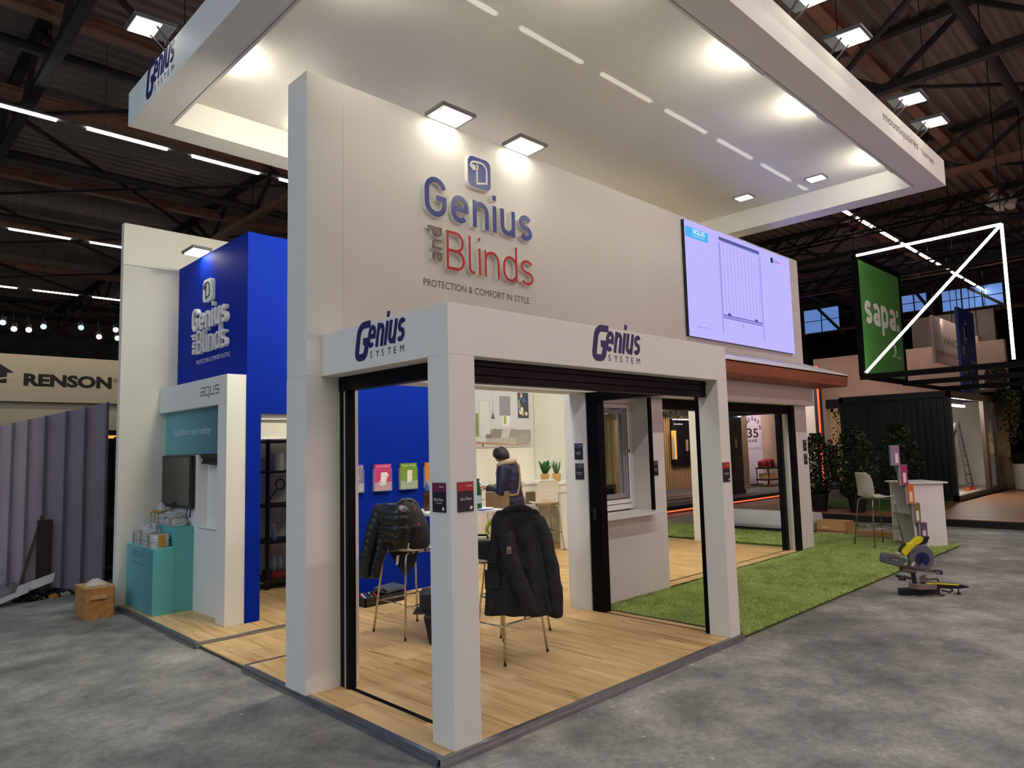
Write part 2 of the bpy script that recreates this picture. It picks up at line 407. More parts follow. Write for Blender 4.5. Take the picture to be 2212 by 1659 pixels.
# ---- walls of the stand
wf = thing('wall_front', 'tall white exhibition wall with thick end face', 'wall', (4, 1.65, 0), kind='structure')
part('lintel', MB().box(-.01, 1.5, 2.24, 8.55, 1.8, 4.565), WHITE, wf, bevel=.004)
part('pier', MB().box(-.01, 1.5, 0, .42, 1.8, 2.24), WHITE, wf)
part('pier', MB().box(3.22, 1.58, 0, 3.36, 1.86, 2.24), WHITE, wf, bevel=.003)
part('pier', MB().box(8.40, 1.66, 0, 8.9, 1.95, 2.24).box(8.55, 1.52, 2.24, 8.9, 1.8, 2.6), WHITE, wf, bevel=.003)
part('window_bay', MB().box(3.3, 1.66, -.04, 3.52, 1.95, 2.24).box(4.46, 1.66, -.04, 4.78, 1.95, 2.24).box(3.52, 1.66, -.04, 4.46, 1.95, .9).box(3.3, 1.62, 2.24, 4.78, 1.95, 2.4), WHITE, wf)
part('seam', MB().box(.298, 1.4985, 2.56, .3005, 1.5, 4.4), mat('seam_line', (206, 205, 198), .6), wf)
wb = thing('wall_middle', 'royal blue partition wall of the stand', 'wall', (2.5, 3.98, 0), kind='structure')
part('panel', MB().box(.61, 3.92, 0, .764, 4.06, 4.03).box(.764, 3.92, 2.11, 1.45, 4.06, 4.03).box(1.45, 3.97, 0, 3.45, 4.06, 4.03), BLUE, wb)
part('panel', MB().box(.61, 4.06, 0, .70, 5.93, 4.03), BLUE, wb)
wr = thing('wall_rear', 'tall white rear wall of the stand', 'wall', (3, 6, 0), kind='structure')
part('lower_panel', MB().box(-.03, 5.93, 0, 6.95, 6.03, 3.99), CREAM, wr); part('upper_panel', MB().box(-.03, 5.93, 3.994, 6.95, 6.03, 4.5), CREAM, wr)
solo('wall_right', MB().box(6.955, 4.7, 0, 7.05, 6.03, 3.0), CREAM, 'white side wall at the end of the bar counter', 'wall', kind='structure')
# ---- canopy
FAB = bpy.data.materials.new('stretched_fabric'); FAB.use_nodes = True
_n = FAB.node_tree.nodes; _l = FAB.node_tree.links; _b = _n['Principled BSDF']
_b.inputs['Base Color'].default_value = rgb(226, 224, 214); _b.inputs['Roughness'].default_value = .42; _b.inputs['Specular IOR Level'].default_value = .35
_t = _n.new('ShaderNodeBsdfTransparent'); _x = _n.new('ShaderNodeMixShader'); _x.inputs[0].default_value = .017
_l.new(_b.outputs[0], _x.inputs[1]); _l.new(_t.outputs[0], _x.inputs[2]); _l.new(_x.outputs[0], _n['Material Output'].inputs[0])
_g = _n.new('ShaderNodeNewGeometry'); _no = _n.new('ShaderNodeTexNoise'); _no.inputs['Scale'].default_value = 120
_mp = _n.new('ShaderNodeMapping'); _mp.inputs['Scale'].default_value = (1, .25, 1); _l.new(_g.outputs['Position'], _mp.inputs[0]); _l.new(_mp.outputs[0], _no.inputs['Vector'])
_bp = _n.new('ShaderNodeBump'); _bp.inputs['Strength'].default_value = .12; _bp.inputs['Distance'].default_value = .01
_l.new(_no.outputs['Fac'], _bp.inputs['Height']); _l.new(_bp.outputs[0], _b.inputs['Normal'])
kx0, kx1, ky0, ky1, kz0, kz1 = -.533, 7.562, -.873, 4.034, 4.865, 5.197
cn = thing('hanging_canopy', 'large white square canopy frame hung above the stand with fabric ceiling', 'canopy', (3.5, 1.6, kz0))
rw = .315
part('fascia', MB().box(kx0, ky0, kz0, kx0+rw, ky1, kz1), WHITE, cn); part('fascia', MB().box(kx1-rw, ky0, kz0, kx1, ky1, kz1), WHITE, cn)
part('fascia', MB().box(kx0+rw, ky0, kz0, kx1-rw, ky0+rw, kz1), WHITE, cn); part('fascia', MB().box(kx0+rw, ky1-rw, kz0, kx1-rw, ky1, kz1), WHITE, cn)
part('fabric_ceiling', MB().add([(kx0+rw, ky0+rw, 5.155), (kx1-rw, ky0+rw, 5.155), (kx1-rw, ky1-rw, 5.155), (kx0+rw, ky1-rw, 5.155)], [(0, 1, 2, 3)]), FAB, cn)
gm = mat('groove_shadow_gap', (150, 148, 144), .6)
part('shadow_gap', MB().box(kx0+rw-.035, ky0+rw-.035, kz0-.002, kx0+rw-.027, ky1-rw, kz0+.01).box(kx0+rw-.035, ky0+rw-.035, kz0-.002, kx1-rw+.035, ky0+rw-.027, kz0+.01), gm, cn)
for (x, y) in ((.3, 0), (6.7, 0), (6.7, 3.5), (.3, 3.5), (kx0+.02, 2.62), (7.2, ky0+.05)):
    part('suspension_cable', MB().tube([(x, y, kz1), (x, y, 9.2)], .006, 5), BLACK, cn)
# ---- portal
po = thing('entrance_portal', 'white box-section portal framing the stand corner', 'portal', (1.7, .8, 0))
part('column', MB().box(.107, .02, 0, .31, .22, 2.24), WHITE, po, bevel=.003)
part('column', MB().box(3.19, .02, 0, 3.36, .22, 2.24), WHITE, po, bevel=.003)
part('beam', MB().box(.107, .02, 2.24, 3.36, .22, 2.55), WHITE, po, bevel=.003)
part('beam', MB().box(.107, .22, 2.24, .31, 1.5, 2.55), WHITE, po, bevel=.003)
part('beam', MB().box(3.19, .22, 2.24, 3.36, 1.58, 2.55), WHITE, po, bevel=.003)
def genius(fr, wd, parent):
    # bold italic word with oversized initial, then spaced small caps
    gl, W = word_glyphs('enius', .17, gap=.1); k = wd*.70/W; mb = MB()
    h = wd*.285; cap = h/XH*.92
    o, ux, uy = map(Vector, fr)
    f2 = (o+ux*wd*.27+uy*wd*.075*1.0, ux, uy)
    for ch, x, st in gl:
        for j, pl in enumerate(st): mb.ribbon([((px+x)*k+.22*py*cap, py*cap) for px, py in pl], .17*(k+cap)/2*1.02, f2, .0005, .0015+.0005*j)
    H = wd*.47; s = .2
    Gp = [(.64, .87), (.38, .87)]+arc(.34, .65, .23, .22, 90, 180, 7)+arc(.25, .25, .14, .15, 180, 270, 6)+arc(.41, .25, .14, .15, 270, 360, 6)+[(.56, .47), (.36, .47)]
    mb.ribbon([(px*wd*.42+.2*py*H, py*H-wd*.055) for px, py in Gp], s*wd*.40, fr, .0005, .0026)
    part('logo_lettering', mb, NAVY, parent)
    for i, c in enumerate('SYSTEM'):
        part('lettering', txt_mb(c, (o+ux*wd*(.335+.115*i)+uy*(-wd*.035), ux, uy), ht=wd*.075), NAVY, parent)
genius(FR_X(.107, 1.045, 2.325), .60, po); genius(FR_Y(1.425, .02, 2.325), .61, po)
genius(FR_X(kx0, 3.53, 4.945), .74, cn)
part('lettering', txt_mb('moustiquaires', FR_Y(5.30, ky0, 4.985), wd=1.17, ht=.125), GREYINK, cn)
part('lettering', MB().box(6.545, ky0-.0015, 5.035, 6.56, ky0, 5.05), GREYINK, cn)
part('lettering', txt_mb('horren', FR_Y(6.62, ky0, 5.005), wd=.46, ht=.085), GREYINK, cn)
# ---- roller screens and tracks
c1 = thing('roller_screen_cassette', 'black three-board screen cassette under the front portal beam', 'screen cassette', (1.76, .19, 2.095))
for z0, z1 in ((2.095, 2.143), (2.147, 2.197), (2.201, 2.24)): part('profile', MB().box(.31, .135 if z0 > 2.19 else .14, z0, 3.19, .22, z1), BLACK, c1, bevel=.002)
c2 = thing('sliding_insect_screen', 'black framed sliding screen in the left portal opening', 'screen door', (.3, .8, 0))
part('head_profile', MB().box(.255, .22, 2.135, .335, 1.5, 2.24), BLACK, c2)
for y0, y1 in ((1.45, 1.50), (1.385, 1.425)): part('guide_rail', MB().box(.262, y0, 0, .325, y1, 2.14), BLACK, c2, bevel=.003)
part('filler_strip', MB().box(.266, 1.425, 0, .325, 1.45, 2.14), mat('pale_grey_strip', (178, 184, 198), .4), c2)
part('floor_track', MB().box(.275, .22, 0, .305, 1.385, .006), BLACK, c2)
c3 = thing('pleated_screen_door', 'black framed screen door between portal and wall on the grass side', 'screen door', (3.26, .85, 0))
part('side_cassette', MB().box(3.235, 1.43, 0, 3.345, 1.58, 2.24).box(3.345, 1.47, 0, 3.39, 1.60, 2.24), BLACK, c3, bevel=.004)
part('catch_profile', MB().box(3.195, .22, 0, 3.29, .265, 2.24), BLACK, c3, bevel=.003)
part('head_profile', MB().box(3.2, .22, 2.15, 3.33, 1.5, 2.24), BLACK, c3)
part('floor_track', MB().box(3.246, .26, 0, 3.256, 1.45, .004).box(3.372, .1, -.02, 3.39, 1.6, .004), BLACK, c3)
part('pull_handle', MB().box(3.225, 1.48, .92, 3.236, 1.53, 1.04), BLACKP, c3)
c4 = thing('patio_screen_door', 'wide black framed screen door under the wooden awning', 'screen door', (6.6, 1.75, 0))
part('head_profile', MB().box(4.78, 1.665, 2.11, 8.40, 1.80, 2.24), BLACK, c4)
part('guide_rail', MB().box(8.30, 1.635, 0, 8.42, 1.70, 2.24), BLACK, c4, bevel=.003); part('guide_rail', MB().box(8.24, 1.80, 0, 8.33, 1.88, 2.2), BLACK, c4, bevel=.003)
part('side_profile', MB().box(4.78, 1.80, 0, 4.80, 1.86, 2.2), BLACK, c4)
part('floor_track', MB().box(4.79, 1.83, .0, 8.3, 1.845, .004).box(4.79, 1.648, -.02, 8.4, 1.664, .003), BLACK, c4)
c5 = thing('window_screen_rail', 'slim black guide rail on the edge of the window niche', 'screen rail', (4.48, 1.65, .92))
part('rail', MB().box(4.462, 1.63, .90, 4.505, 1.66, 2.24), BLACK, c5)
# ---- window in the niche
w1 = thing('window_1', 'white plastic window with tilted sash in the wall niche', 'window', (4, 1.9, .92), kind='structure')
PVC = mat('white_pvc', (238, 238, 236), .3)
def rectframe(x0, x1, z0, z1, y0, y1, t):
    return MB().box(x0, y0, z0, x0+t, y1, z1).box(x1-t, y0, z0, x1, y1, z1).box(x0+t, y0, z0, x1-t, y1, z0+t).box(x0+t, y0, z1-t, x1-t, y1, z1)
part('outer_frame', rectframe(3.52, 4.46, .94, 2.24, 1.885, 1.95, .075), PVC, w1, bevel=.004)
sh = part('sash', rectframe(3.60, 4.385, 1.01, 2.17, 1.872, 1.93, .055), PVC, w1, bevel=.005)
part('gasket', rectframe(3.594, 4.391, 1.004, 2.176, 1.878, 1.884, .006), BLACKP, sh)
part('gasket', rectframe(3.652, 4.333, 1.062, 2.118, 1.868, 1.874, .007), BLACKP, sh)
part('inner_sash', rectframe(3.66, 4.325, 1.07, 2.11, 1.90, 1.96, .05), mat('grey_pvc', (150, 152, 152), .4), w1)
GL = mat('window_glass', (235, 242, 240), .02, trans=1, spec=.5); GL.node_tree.nodes['Principled BSDF'].inputs['IOR'].default_value = 1.1
part('pane', MB().box(3.66, 1.915, 1.07, 4.325, 1.921, 2.11), GL, w1)
part('sill', MB().box(3.36, 1.48, .895, 4.50, 1.88, .925), WHITE2, w1, bevel=.004)
part('latch', MB().box(4.352, 1.862, 1.60, 4.36, 1.872, 1.635), BLACKP, w1)
vb = thing('vertical_blind', 'beige vertical slat blind seen behind the window glass', 'blind', (4.1, 2.12, 1.22))
part('wall_bracket', MB().box(3.95, 1.95, 2.02, 3.99, 2.08, 2.05), BLACKP, vb); part('wall_bracket', MB().box(4.33, 1.95, 2.12, 4.37, 2.14, 2.15).box(4.33, 2.1, 2.05, 4.37, 2.14, 2.13), BLACKP, vb); part('head_rail', MB().box(3.9, 2.08, 2.0, 4.42, 2.14, 2.06), mat('bronze_rail', (96, 84, 62), .4), vb)
SL = [mat('beige_slat', (190, 172, 130), .7), mat('sand_slat', (160, 142, 104), .7)]
for i in range(9): part('slat', MB().box(3.93+i*.053, 2.1, 1.22, 3.93+i*.053+.044, 2.106, 2.0), SL[i % 2], vb)
# ---- awning
WOODF = woodmat('brown_wood_fascia', (152, 88, 62), (140, 78, 54), (112, 60, 42), 'X')
aw = thing('timber_awning', 'sloping awning with brown timber fascia and white top below the screen', 'awning', (6, 1.26, 2.5))
def wedge(x0, x1):
    return MB().add([(x0,1.02,2.67),(x1,1.02,2.67),(x1-.48,1.5,2.67),(x0,1.5,2.67),(x0,1.02,2.705),(x1,1.02,2.705),(x1-.48,1.5,2.9),(x0,1.5,2.9)], [(0,3,2,1),(4,5,6,7),(0,1,5,4),(1,2,6,5),(2,3,7,6),(3,0,4,7)])
part('sloped_top', wedge(3.38, 9.05), mat('awning_top_sheet', (226, 224, 218), .45), aw)
part('return_top', MB().add([(9.05,1.02,2.67),(9.05,1.95,2.67),(8.57,1.95,2.67),(8.57,1.5,2.67),(9.05,1.02,2.705),(9.05,1.95,2.705),(8.57,1.95,2.9),(8.57,1.5,2.9)], [(0,3,2,1),(4,5,6,7),(0,1,5,4),(1,2,6,5),(2,3,7,6),(3,0,4,7)]), mat('awning_top_sheet', (226, 224, 218), .45), aw)
part('front_fascia', MB().prism([(0, 0), (5.62, 0), (5.675, .17), (0, .17)], ((3.38, 1.02, 2.52), (1,0,0), (0,0,1)), -.03, .0), WOODF, aw, bevel=.003)
part('side_fascia', MB().box(8.99, 1.05, 2.52, 9.03, 1.95, 2.68), WOODF, aw)
part('soffit', MB().box(3.38, 1.05, 2.52, 9.0, 1.5, 2.54).box(8.57, 1.5, 2.52, 9.0, 1.95, 2.54), WOODF, aw)
# ---- interior post of the open gable end
gp = solo('gable_post', MB().box(8.46, 3.40, 0, 8.54, 3.56, 2.3), WHITE, 'slim white post at the open far side of the stand', 'post', bevel=.003)
solo('gable_beam', MB().box(8.42, 1.95, 2.3, 8.58, 5.93, 2.55), WHITE, 'white beam over the open far side of the stand', 'beam')
solo('gable_screen_head', MB().box(8.45, 1.95, 2.13, 8.55, 3.42, 2.3), BLACK, 'black screen head rail beside the slim white post', 'screen rail')
# ---- artificial grass (base slab + blades)
GREEN = mat('grass_backing', (70, 88, 38), .9, var=.2, vscale=6)
GR = bpy.data.materials.new('artificial_grass'); GR.use_nodes = True
_n = GR.node_tree.nodes; _l = GR.node_tree.links; _b = _n['Principled BSDF']; _b.inputs['Roughness'].default_value = .6; _b.inputs['Specular IOR Level'].default_value = .25
_g = _n.new('ShaderNodeNewGeometry'); _o = _n.new('ShaderNodeTexNoise'); _o.inputs['Scale'].default_value = 3.2; _o.inputs['Detail'].default_value = 8; _o.inputs['Roughness'].default_value = .75
_l.new(_g.outputs['Position'], _o.inputs['Vector']); _r = _n.new('ShaderNodeValToRGB'); _e = _r.color_ramp.elements; _e.new(.5)
for q, (p, c) in zip(_e, [(.3, (140, 164, 86)), (.5, (190, 212, 124)), (.72, (220, 232, 158))]): q.position = p; q.color = rgb(*c)
_l.new(_o.outputs['Fac'], _r.inputs[0]); _l.new(_r.outputs[0], _b.inputs['Base Color'])
def blades(rects, n_per_m2, zb, seed=1, h=.03):
    rg = np.random.default_rng(seed); Vs = []
    for (x0, x1, y0, y1, k) in rects:
        n = int((x1-x0)*(y1-y0)*n_per_m2*k); px = rg.uniform(x0, x1, n); py = rg.uniform(y0, y1, n)
        a = rg.uniform(0, 2*np.pi, n); wd = rg.uniform(.002, .0045, n)*(1 if k > .6 else 1.6); hh = h*rg.uniform(.6, 1.25, n)
        lx = rg.normal(0, .012, n); ly = rg.normal(0, .012, n); dx = np.cos(a)*wd; dy = np.sin(a)*wd
        v = np.zeros((n, 3, 3)); v[:, 0] = np.c_[px-dx, py-dy, np.full(n, zb)]; v[:, 1] = np.c_[px+dx, py+dy, np.full(n, zb)]; v[:, 2] = np.c_[px+lx, py+ly, zb+hh]
        Vs.append(v.reshape(-1, 3))
    V = np.concatenate(Vs); n = len(V)//3
    me = bpy.data.meshes.new('blades'); me.vertices.add(len(V)); me.vertices.foreach_set('co', V.ravel().astype(np.float32))
    me.loops.add(len(V)); me.loops.foreach_set('vertex_index', np.arange(len(V), dtype=np.int32))
    me.polygons.add(n); me.polygons.foreach_set('loop_start', np.arange(0, len(V), 3, dtype=np.int32))
    me.update(calc_edges=True); me.materials.append(GR)
    return me
gr = thing('grass_mat', 'green artificial grass carpet along the right side of the stand', 'grass mat', (7, 1, -.05))
part('backing', MB().box(3.40, .02, -.05, 10.45, 1.65, -.02).box(8.9, 1.65, -.05, 10.75, 5.6, -.02), GREEN, gr)
go = bpy.data.objects.new('grass_blades', blades([(3.40, 5.6, .005, 1.66, 1), (5.6, 10.45, .005, 1.66, .6), (8.9, 10.75, 1.66, 5.6, .25)], 16000, -.022)); COL.objects.link(go); go.parent = gr
go.matrix_parent_inverse = Matrix.Translation((7, 1, -.05)).inverted(); props(go, kind='stuff')
# ================================================================== LAMPS, SIGNS, SCREEN
LENSR = mat('added_room_lens', (255, 252, 240), .3, emit=190, ecol=(255, 248, 230))
LENS = mat('lamp_lens', (255, 252, 240), .3, emit=13, ecol=(255, 248, 228))
LENS2 = mat('lamp_lens_fascia', (255, 252, 240), .3, emit=5, ecol=(255, 248, 228))
HOUS = mat('lamp_housing', (96, 98, 102), .45, .3)
def flood(label, c, aim, right, wd=.42, ht=.24, m=LENS, arm=None, group='stand floodlights', off=0, lw=.76, lh=.8):
    c = Vector(c); n = (Vector(aim)-c).normalized(); x = Vector(right); x = (x-n*x.dot(n)).normalized(); y = n.cross(x)
    t = thing('floodlight', label, 'floodlight', c, group=group)
    part('housing', MB().obox(c-n*.024, x*wd/2, y*ht/2, n*.015), HOUS, t, bevel=.006)
    part('bezel', MB().obox(c-n*.006, x*wd/2*.94, y*ht/2*.94, n*.004), ALU, t)
    part('lens', MB().obox(c+y*off, x*wd/2*lw, y*ht/2*lh, n*.003), m, t)
    if arm:
        a = Vector(arm)
        part('bracket', MB().bar(c-n*.02-x*wd*.3, a-x*wd*.2, .025, .008), HOUS, t); part('bracket', MB().bar(c-n*.02+x*wd*.3, a+x*wd*.2, .025, .008), HOUS, t)
    return t
# on the tall wall, over the letters
flood('left of two floodlights over the big wall letters', (1.285, 1.37, 4.56), (1.285, 1.33, 3.6), (1,0,0), .38, .26, arm=(1.285, 1.53, 4.58))
flood('right of two floodlights over the big wall letters', (2.205, 1.37, 4.56), (2.205, 1.33, 3.6), (1,0,0), .38, .26, arm=(2.205, 1.53, 4.58))
# on the canopy fascias
fl_c = {3.1: 'nearest of the floodlights along the right canopy fascia', 3.98: 'second floodlight along the right canopy fascia', 5.68: 'floodlight above the first word on the canopy fascia', 6.49: 'farthest floodlight along the right canopy fascia'}
for x, lb in fl_c.items(): flood(lb, (x+.06, ky0-.12, 5.32), (x+.06, ky0-.06, 4.3), (1,0,0), .30, .34, LENS2, arm=(x+.06, ky0+.03, 5.2), off=.05, lw=.84, lh=.58)
flood('lone floodlight on the left canopy fascia', (kx0-.12, 3.01, 5.32), (kx0-.06, 3.01, 4.3), (0,1,0), .30, .34, LENS2, arm=(kx0+.03, 3.01, 5.2), off=-.05, lw=.84, lh=.58)
# over the blue wall
flood('floodlight over the white letters on the blue wall', (.50, 5.06, 4.03), (.47, 5.06, 3.1), (0,1,0), .36, .22, mat('sign_lamp_lens', (255, 252, 240), .3, emit=26, ecol=(255, 248, 228)), arm=(.64, 5.06, 4.03))
# uplighters resting inside the canopy rim
LENS3 = mat('rim_lamp_lens', (255, 252, 240), .3, emit=150, ecol=(255, 249, 232))
def rim(label, c, aim, right, wd=.26): flood(label, c, aim, right, wd, .10, LENS3, group='lamps inside the canopy rim')
for i, x in enumerate((1.3, 3.2, 4.6, 6.6)): rim(['nearest', 'second', 'third', 'farthest'][i]+' small lamp inside the right canopy rim', (x, ky0+rw+.045, 4.965), (x, .5, 5.2), (1,0,0))
rim('small lamp inside the left canopy rim near the corner', (kx0+rw+.06, 2.68, 5.06), (1.0, 2.68, 5.2), (0,1,0)); rim('nearer small lamp inside the left canopy rim', (kx0+rw+.06, .9, 5.0), (1.0, .9, 5.2), (0,1,0))
for i, x in enumerate((1.2, 4.2)): rim(['left', 'right'][i]+' small lamp inside the back canopy rim', (x, ky1-rw-.05, 5.0), (x, 2.6, 5.2), (1,0,0))
# lamp tiles seen in the canopy ceiling
for lb, x, y in (('ceiling lamp tile in the canopy nearer to the screen', 6.69, 1.41), ('ceiling lamp tile in the canopy nearer to the corner', 6.755, .42)):
    t = thing('ceiling_lamp', lb, 'ceiling lamp', (x, y, 5.13)); mb = MB()
    part('frame', MB().box(x-.10, y-.12, 5.135, x+.10, y+.12, 5.155), ALU, t)
    for i in range(4):
        for j in range(5): mb.box(x-.085+i*.043, y-.10+j*.041, 5.128, x-.085+i*.043+.034, y-.10+j*.041+.03, 5.136)
    part('led_grid', mb, LENS2, t)
# unseen floodlights added behind the tall wall to light the inner room
for lb, c, aim in (('floodlight behind the tall wall above the oak room', (2.2, 2.1, 4.35), (2.8, 4.2, .5)), ('second floodlight behind the tall wall above the oak room', (4.6, 2.1, 4.35), (5.0, 5.0, .5)), ('third floodlight behind the tall wall above the oak room', (7.0, 2.1, 4.35), (6.6, 4.9, .6))):
    flood(lb, c, aim, (1,0,0), .42, .3, LENSR, arm=(c[0], 1.8, 4.4))
flood('added floodlight behind the tall wall shining on the blue wall', (.75, 1.95, 4.30), (.6, 5.0, 2.2), (1,0,0), .42, .3, LENSR, arm=(.75, 1.8, 4.4))  # unseen, added to brighten the blue wall and the white rear wall
flood('floodlight above the storage room behind the blue wall', (1.6, 4.9, 3.9), (1.9, 5.2, 0), (1,0,0), .3, .2, arm=(1.6, 5.93, 4.0))
flood('added floodlight on the rear wall shining back over the oak room', (5.0, 5.78, 4.2), (4.2, 2.2, 1.2), (1,0,0), .42, .3, LENSR, arm=(5.0, 5.93, 4.3))  # unseen, added to brighten the room behind the window glass
# ------------------------------------------------------------------ big wall letters
def letter_sign(name, label, fr_fn, T, body_m, faces, depth, base):
    """T maps sign coords (x across, z) onto fr"""
    t = thing(name, label, 'wall sign', base)
    for (word, s, x0, z0, x1, cap, mface, rot) in T:
        gl, W = word_glyphs(word, s)
        k = ((x1-x0) if not rot else cap[1])/W; ch_ = cap if not rot else cap[0]
        for ch, gx, st in gl:
            for outer, (d0, d1), wdf, mm, nm in ((True, (0, depth), 1.0, body_m, 'letter'), (False, (depth, depth+.002), .98, mface, 'letter_face')):
                mb = MB()
                for j, pl in enumerate(st):
                    pts = [((px+gx)*k, py*ch_) for px, py in pl]
                    if rot: pts = [(x1-b, z0+a) for a, b in pts]
                    else: pts = [(x0+a, z0+b) for a, b in pts]
                    mb.ribbon(pts, s*(k+ch_)/2*wdf, fr_fn, d0, d1+.0006*j if not outer else d1-.0007*j)
                if outer: lt = part(nm, mb, mm, t)
                elif mface is not body_m: part(nm, mb, mm, lt)
    return t
yw = 1.5
sg = letter_sign('letter_sign', 'blue and red raised letter sign on the tall white wall', FR_Y(0, yw, 0), [
    ('Genius', .135, 1.055, 3.672, 2.36, .35, BLUEF, False),
    ('Blinds', .072, 1.283, 3.235, 2.362, .345, REDF, False),
    ('and', .135, 1.11, 3.283, 1.235, (.155, .30), GREYF, True)], EDGE, None, .042, (1.7, yw, 3.06))
def rrect(x0, z0, x1, z1, r, n=5):
    p = []
    for cx, cz, a in ((x1-r, z1-r, 0), (x0+r, z1-r, 90), (x0+r, z0+r, 180), (x1-r, z0+r, 270)):
        p += [(cx+r*math.cos(math.radians(a+90*i/n)), cz+r*math.sin(math.radians(a+90*i/n))) for i in range(n+1)]
    return p
def emblem(t, fr, x0, z0, s, mbody, mface, mline, depth, ft):
    def P(x, z): return (x0+x*s, z0+z*s)
    b = part('emblem', MB().prism([P(x, z) for x, z in rrect(0, 0, 1, 1.05, .22)], fr, 0, depth), mbody, t)
    if mface is not mbody: part('emblem_face', MB().prism([P(x, z) for x, z in rrect(.02, .02, .98, 1.03, .2)], fr, depth, depth+.002), mface, b)
    mb = MB(); d0, d1 = depth+.002, depth+.006
    mb.ribbon([P(x, z) for x, z in [(.38, .62), (.38, .16), (.80, .26), (.80, .66)]+arc(.56, .66, .24, .22, 0, 90, 6)+[(.30, .86)]+arc(.30, .70, .18, .16, 90, 200, 5)], .06*s, fr, d0, d1)
    mb.ribbon([P(x, z) for x, z in [(.38, .62)]+arc(.32, .70, .1, .1, -40, 60, 4)], .06*s, fr, d0, d1)
    mb.prism([P(.24+.1*math.cos(a*.5236), .66+.1*math.sin(a*.5236)) for a in range(12)], fr, d0, d1)
    part('emblem_drawing', mb, mline, b)
emblem(sg, FR_Y(0, yw, 0), 1.545, 4.04, .285, EDGE, BLUEF, EDGE, .04, 0)
part('tagline', txt_mb('PROTECTION & COMFORT IN STYLE', FR_Y(1.062, yw, 3.066), wd=1.275, ht=.062), GREYINK, sg)
# ------------------------------------------------------------------ white letters on the blue wall
xb = .61
sg2 = letter_sign('letter_sign', 'white raised letter sign on the blue wall', FR_X(xb, 0, 0), [
    ('Genius', .15, -5.36, 3.14, -4.37, .275, EDGE, False),
    ('Blinds', .09, -5.21, 2.865, -4.37, .27, EDGE, False),
    ('and', .15, -5.36, 2.87, -5.25, (.13, .24), EDGE, True)], EDGE, None, .045, (xb, 4.87, 2.77))
emblem(sg2, FR_X(xb, 0, 0), -5.03, 3.44, .25, EDGE, EDGE, mat('emblem_line', (60, 62, 70), .5), .045, 0)
part('tagline', txt_mb('PROTECTION & COMFORT IN STYLE', FR_X(xb, 5.31, 2.755), wd=.96, ht=.05), EDGE, sg2)
# ------------------------------------------------------------------ LED screen
SX0, SX1, SZ0, SZ1, SY = 5.14, 8.145, 3.02, 4.512, 1.45
def screen(name, col, k=1.0): return mat(name, (5, 5, 5), .5, emit=k, ecol=col, spec=.1)
scr = thing('led_screen', 'large glowing lavender LED screen on the tall wall', 'screen', (6.64, 1.48, SZ0))
part('cabinet', MB().box(SX0, 1.455, SZ0, SX1, 1.5, SZ1), BLACKP, scr)
dp = part('display', MB().box(SX0, SY, SZ0, SX1, 1.455, SZ1), screen('screen_lavender', (190, 184, 255)), scr)
MATS['screen_lavender'].node_tree.nodes['Principled BSDF'].inputs['Emission Color'].default_value = (.515, .479, 1.3, 1)
def scrbox(nm, x0, z0, x1, z1, col, k=1.0, d=.001):
    part(nm, MB().box(x0, SY-d, z0, x1, SY-.0002, z1), screen('screen_%d_%d_%d' % col, col, k), dp)
scrbox('picture_patch', 5.15, 4.295, 5.70, 4.43, (72, 178, 240))
part('picture_lettering', stroke_word('aqus', .1, FR_Y(5.33, SY-.001, 4.365), .29, .075, .0005, .001, techno, .1), screen('screen_white', (245, 250, 255)), dp)
part('picture_lettering', txt_mb('COMFORT & SAFETY', FR_Y(5.33, SY-.001, 4.325), wd=.29, ht=.014), screen('screen_white', (245, 250, 255)), dp)
scrbox('picture_line', 5.98, 4.405, 7.14, 4.45, (84, 88, 150)); scrbox('picture_line', 6.0, 4.39, 7.12, 4.404, (150, 146, 220))
for i in range(22): scrbox('picture_line', 6.03+i*.049, 3.40, 6.03+i*.049+.02, 4.385, (178, 170, 246) if i % 2 else (196, 190, 255), .98)
scrbox('picture_line', 5.965, 3.14, 6.0, 4.37, (160, 156, 236)); scrbox('picture_line', 7.135, 3.14, 7.17, 4.37, (160, 156, 236))
scrbox('picture_line', 6.003, 3.39, 6.01, 4.37, (120, 116, 190)); scrbox('picture_line', 7.122, 3.39, 7.128, 4.37, (120, 116, 190))
scrbox('picture_line', 6.0, 3.345, 7.12, 3.385, (150, 144, 226)); scrbox('picture_line', 6.0, 3.385, 7.12, 3.393, (70, 70, 120)); scrbox('picture_line', 6.0, 3.34, 7.12, 3.347, (90, 90, 150))
scrbox('picture_patch', 6.13, 3.38, 6.21, 3.42, (80, 76, 150), d=.002); scrbox('picture_patch', 6.9, 3.38, 6.98, 3.42, (80, 76, 150), d=.002)
scrbox('picture_line', 6.547, 3.25, 6.556, 3.31, (50, 50, 80))
for i in range(20): scrbox('picture_seam', SX0, 3.07+i*.074, SX1, 3.0725+i*.074, (172, 166, 244), .98, .0006)
part('picture_patch', MB().prism(rrect(7.5, 4.35, 7.58, 4.43, .02), FR_Y(0, SY, 0), .0003, .001), screen('screen_ink', (30, 34, 70)), dp)
part('picture_lettering', txt_mb('Genius', FR_Y(7.6, SY, 4.365), wd=.2, ht=.05), screen('screen_ink2', (60, 64, 140)), dp)
part('picture_lettering', txt_mb('Blinds', FR_Y(7.81, SY, 4.365), wd=.18, ht=.05), screen('screen_pink', (250, 150, 180)), dp)
part('picture_lettering', txt_mb('All rights reserved', FR_Y(5.32, SY, 3.145), wd=.27, ht=.02), screen('screen_ink2', (60, 64, 140)), dp)
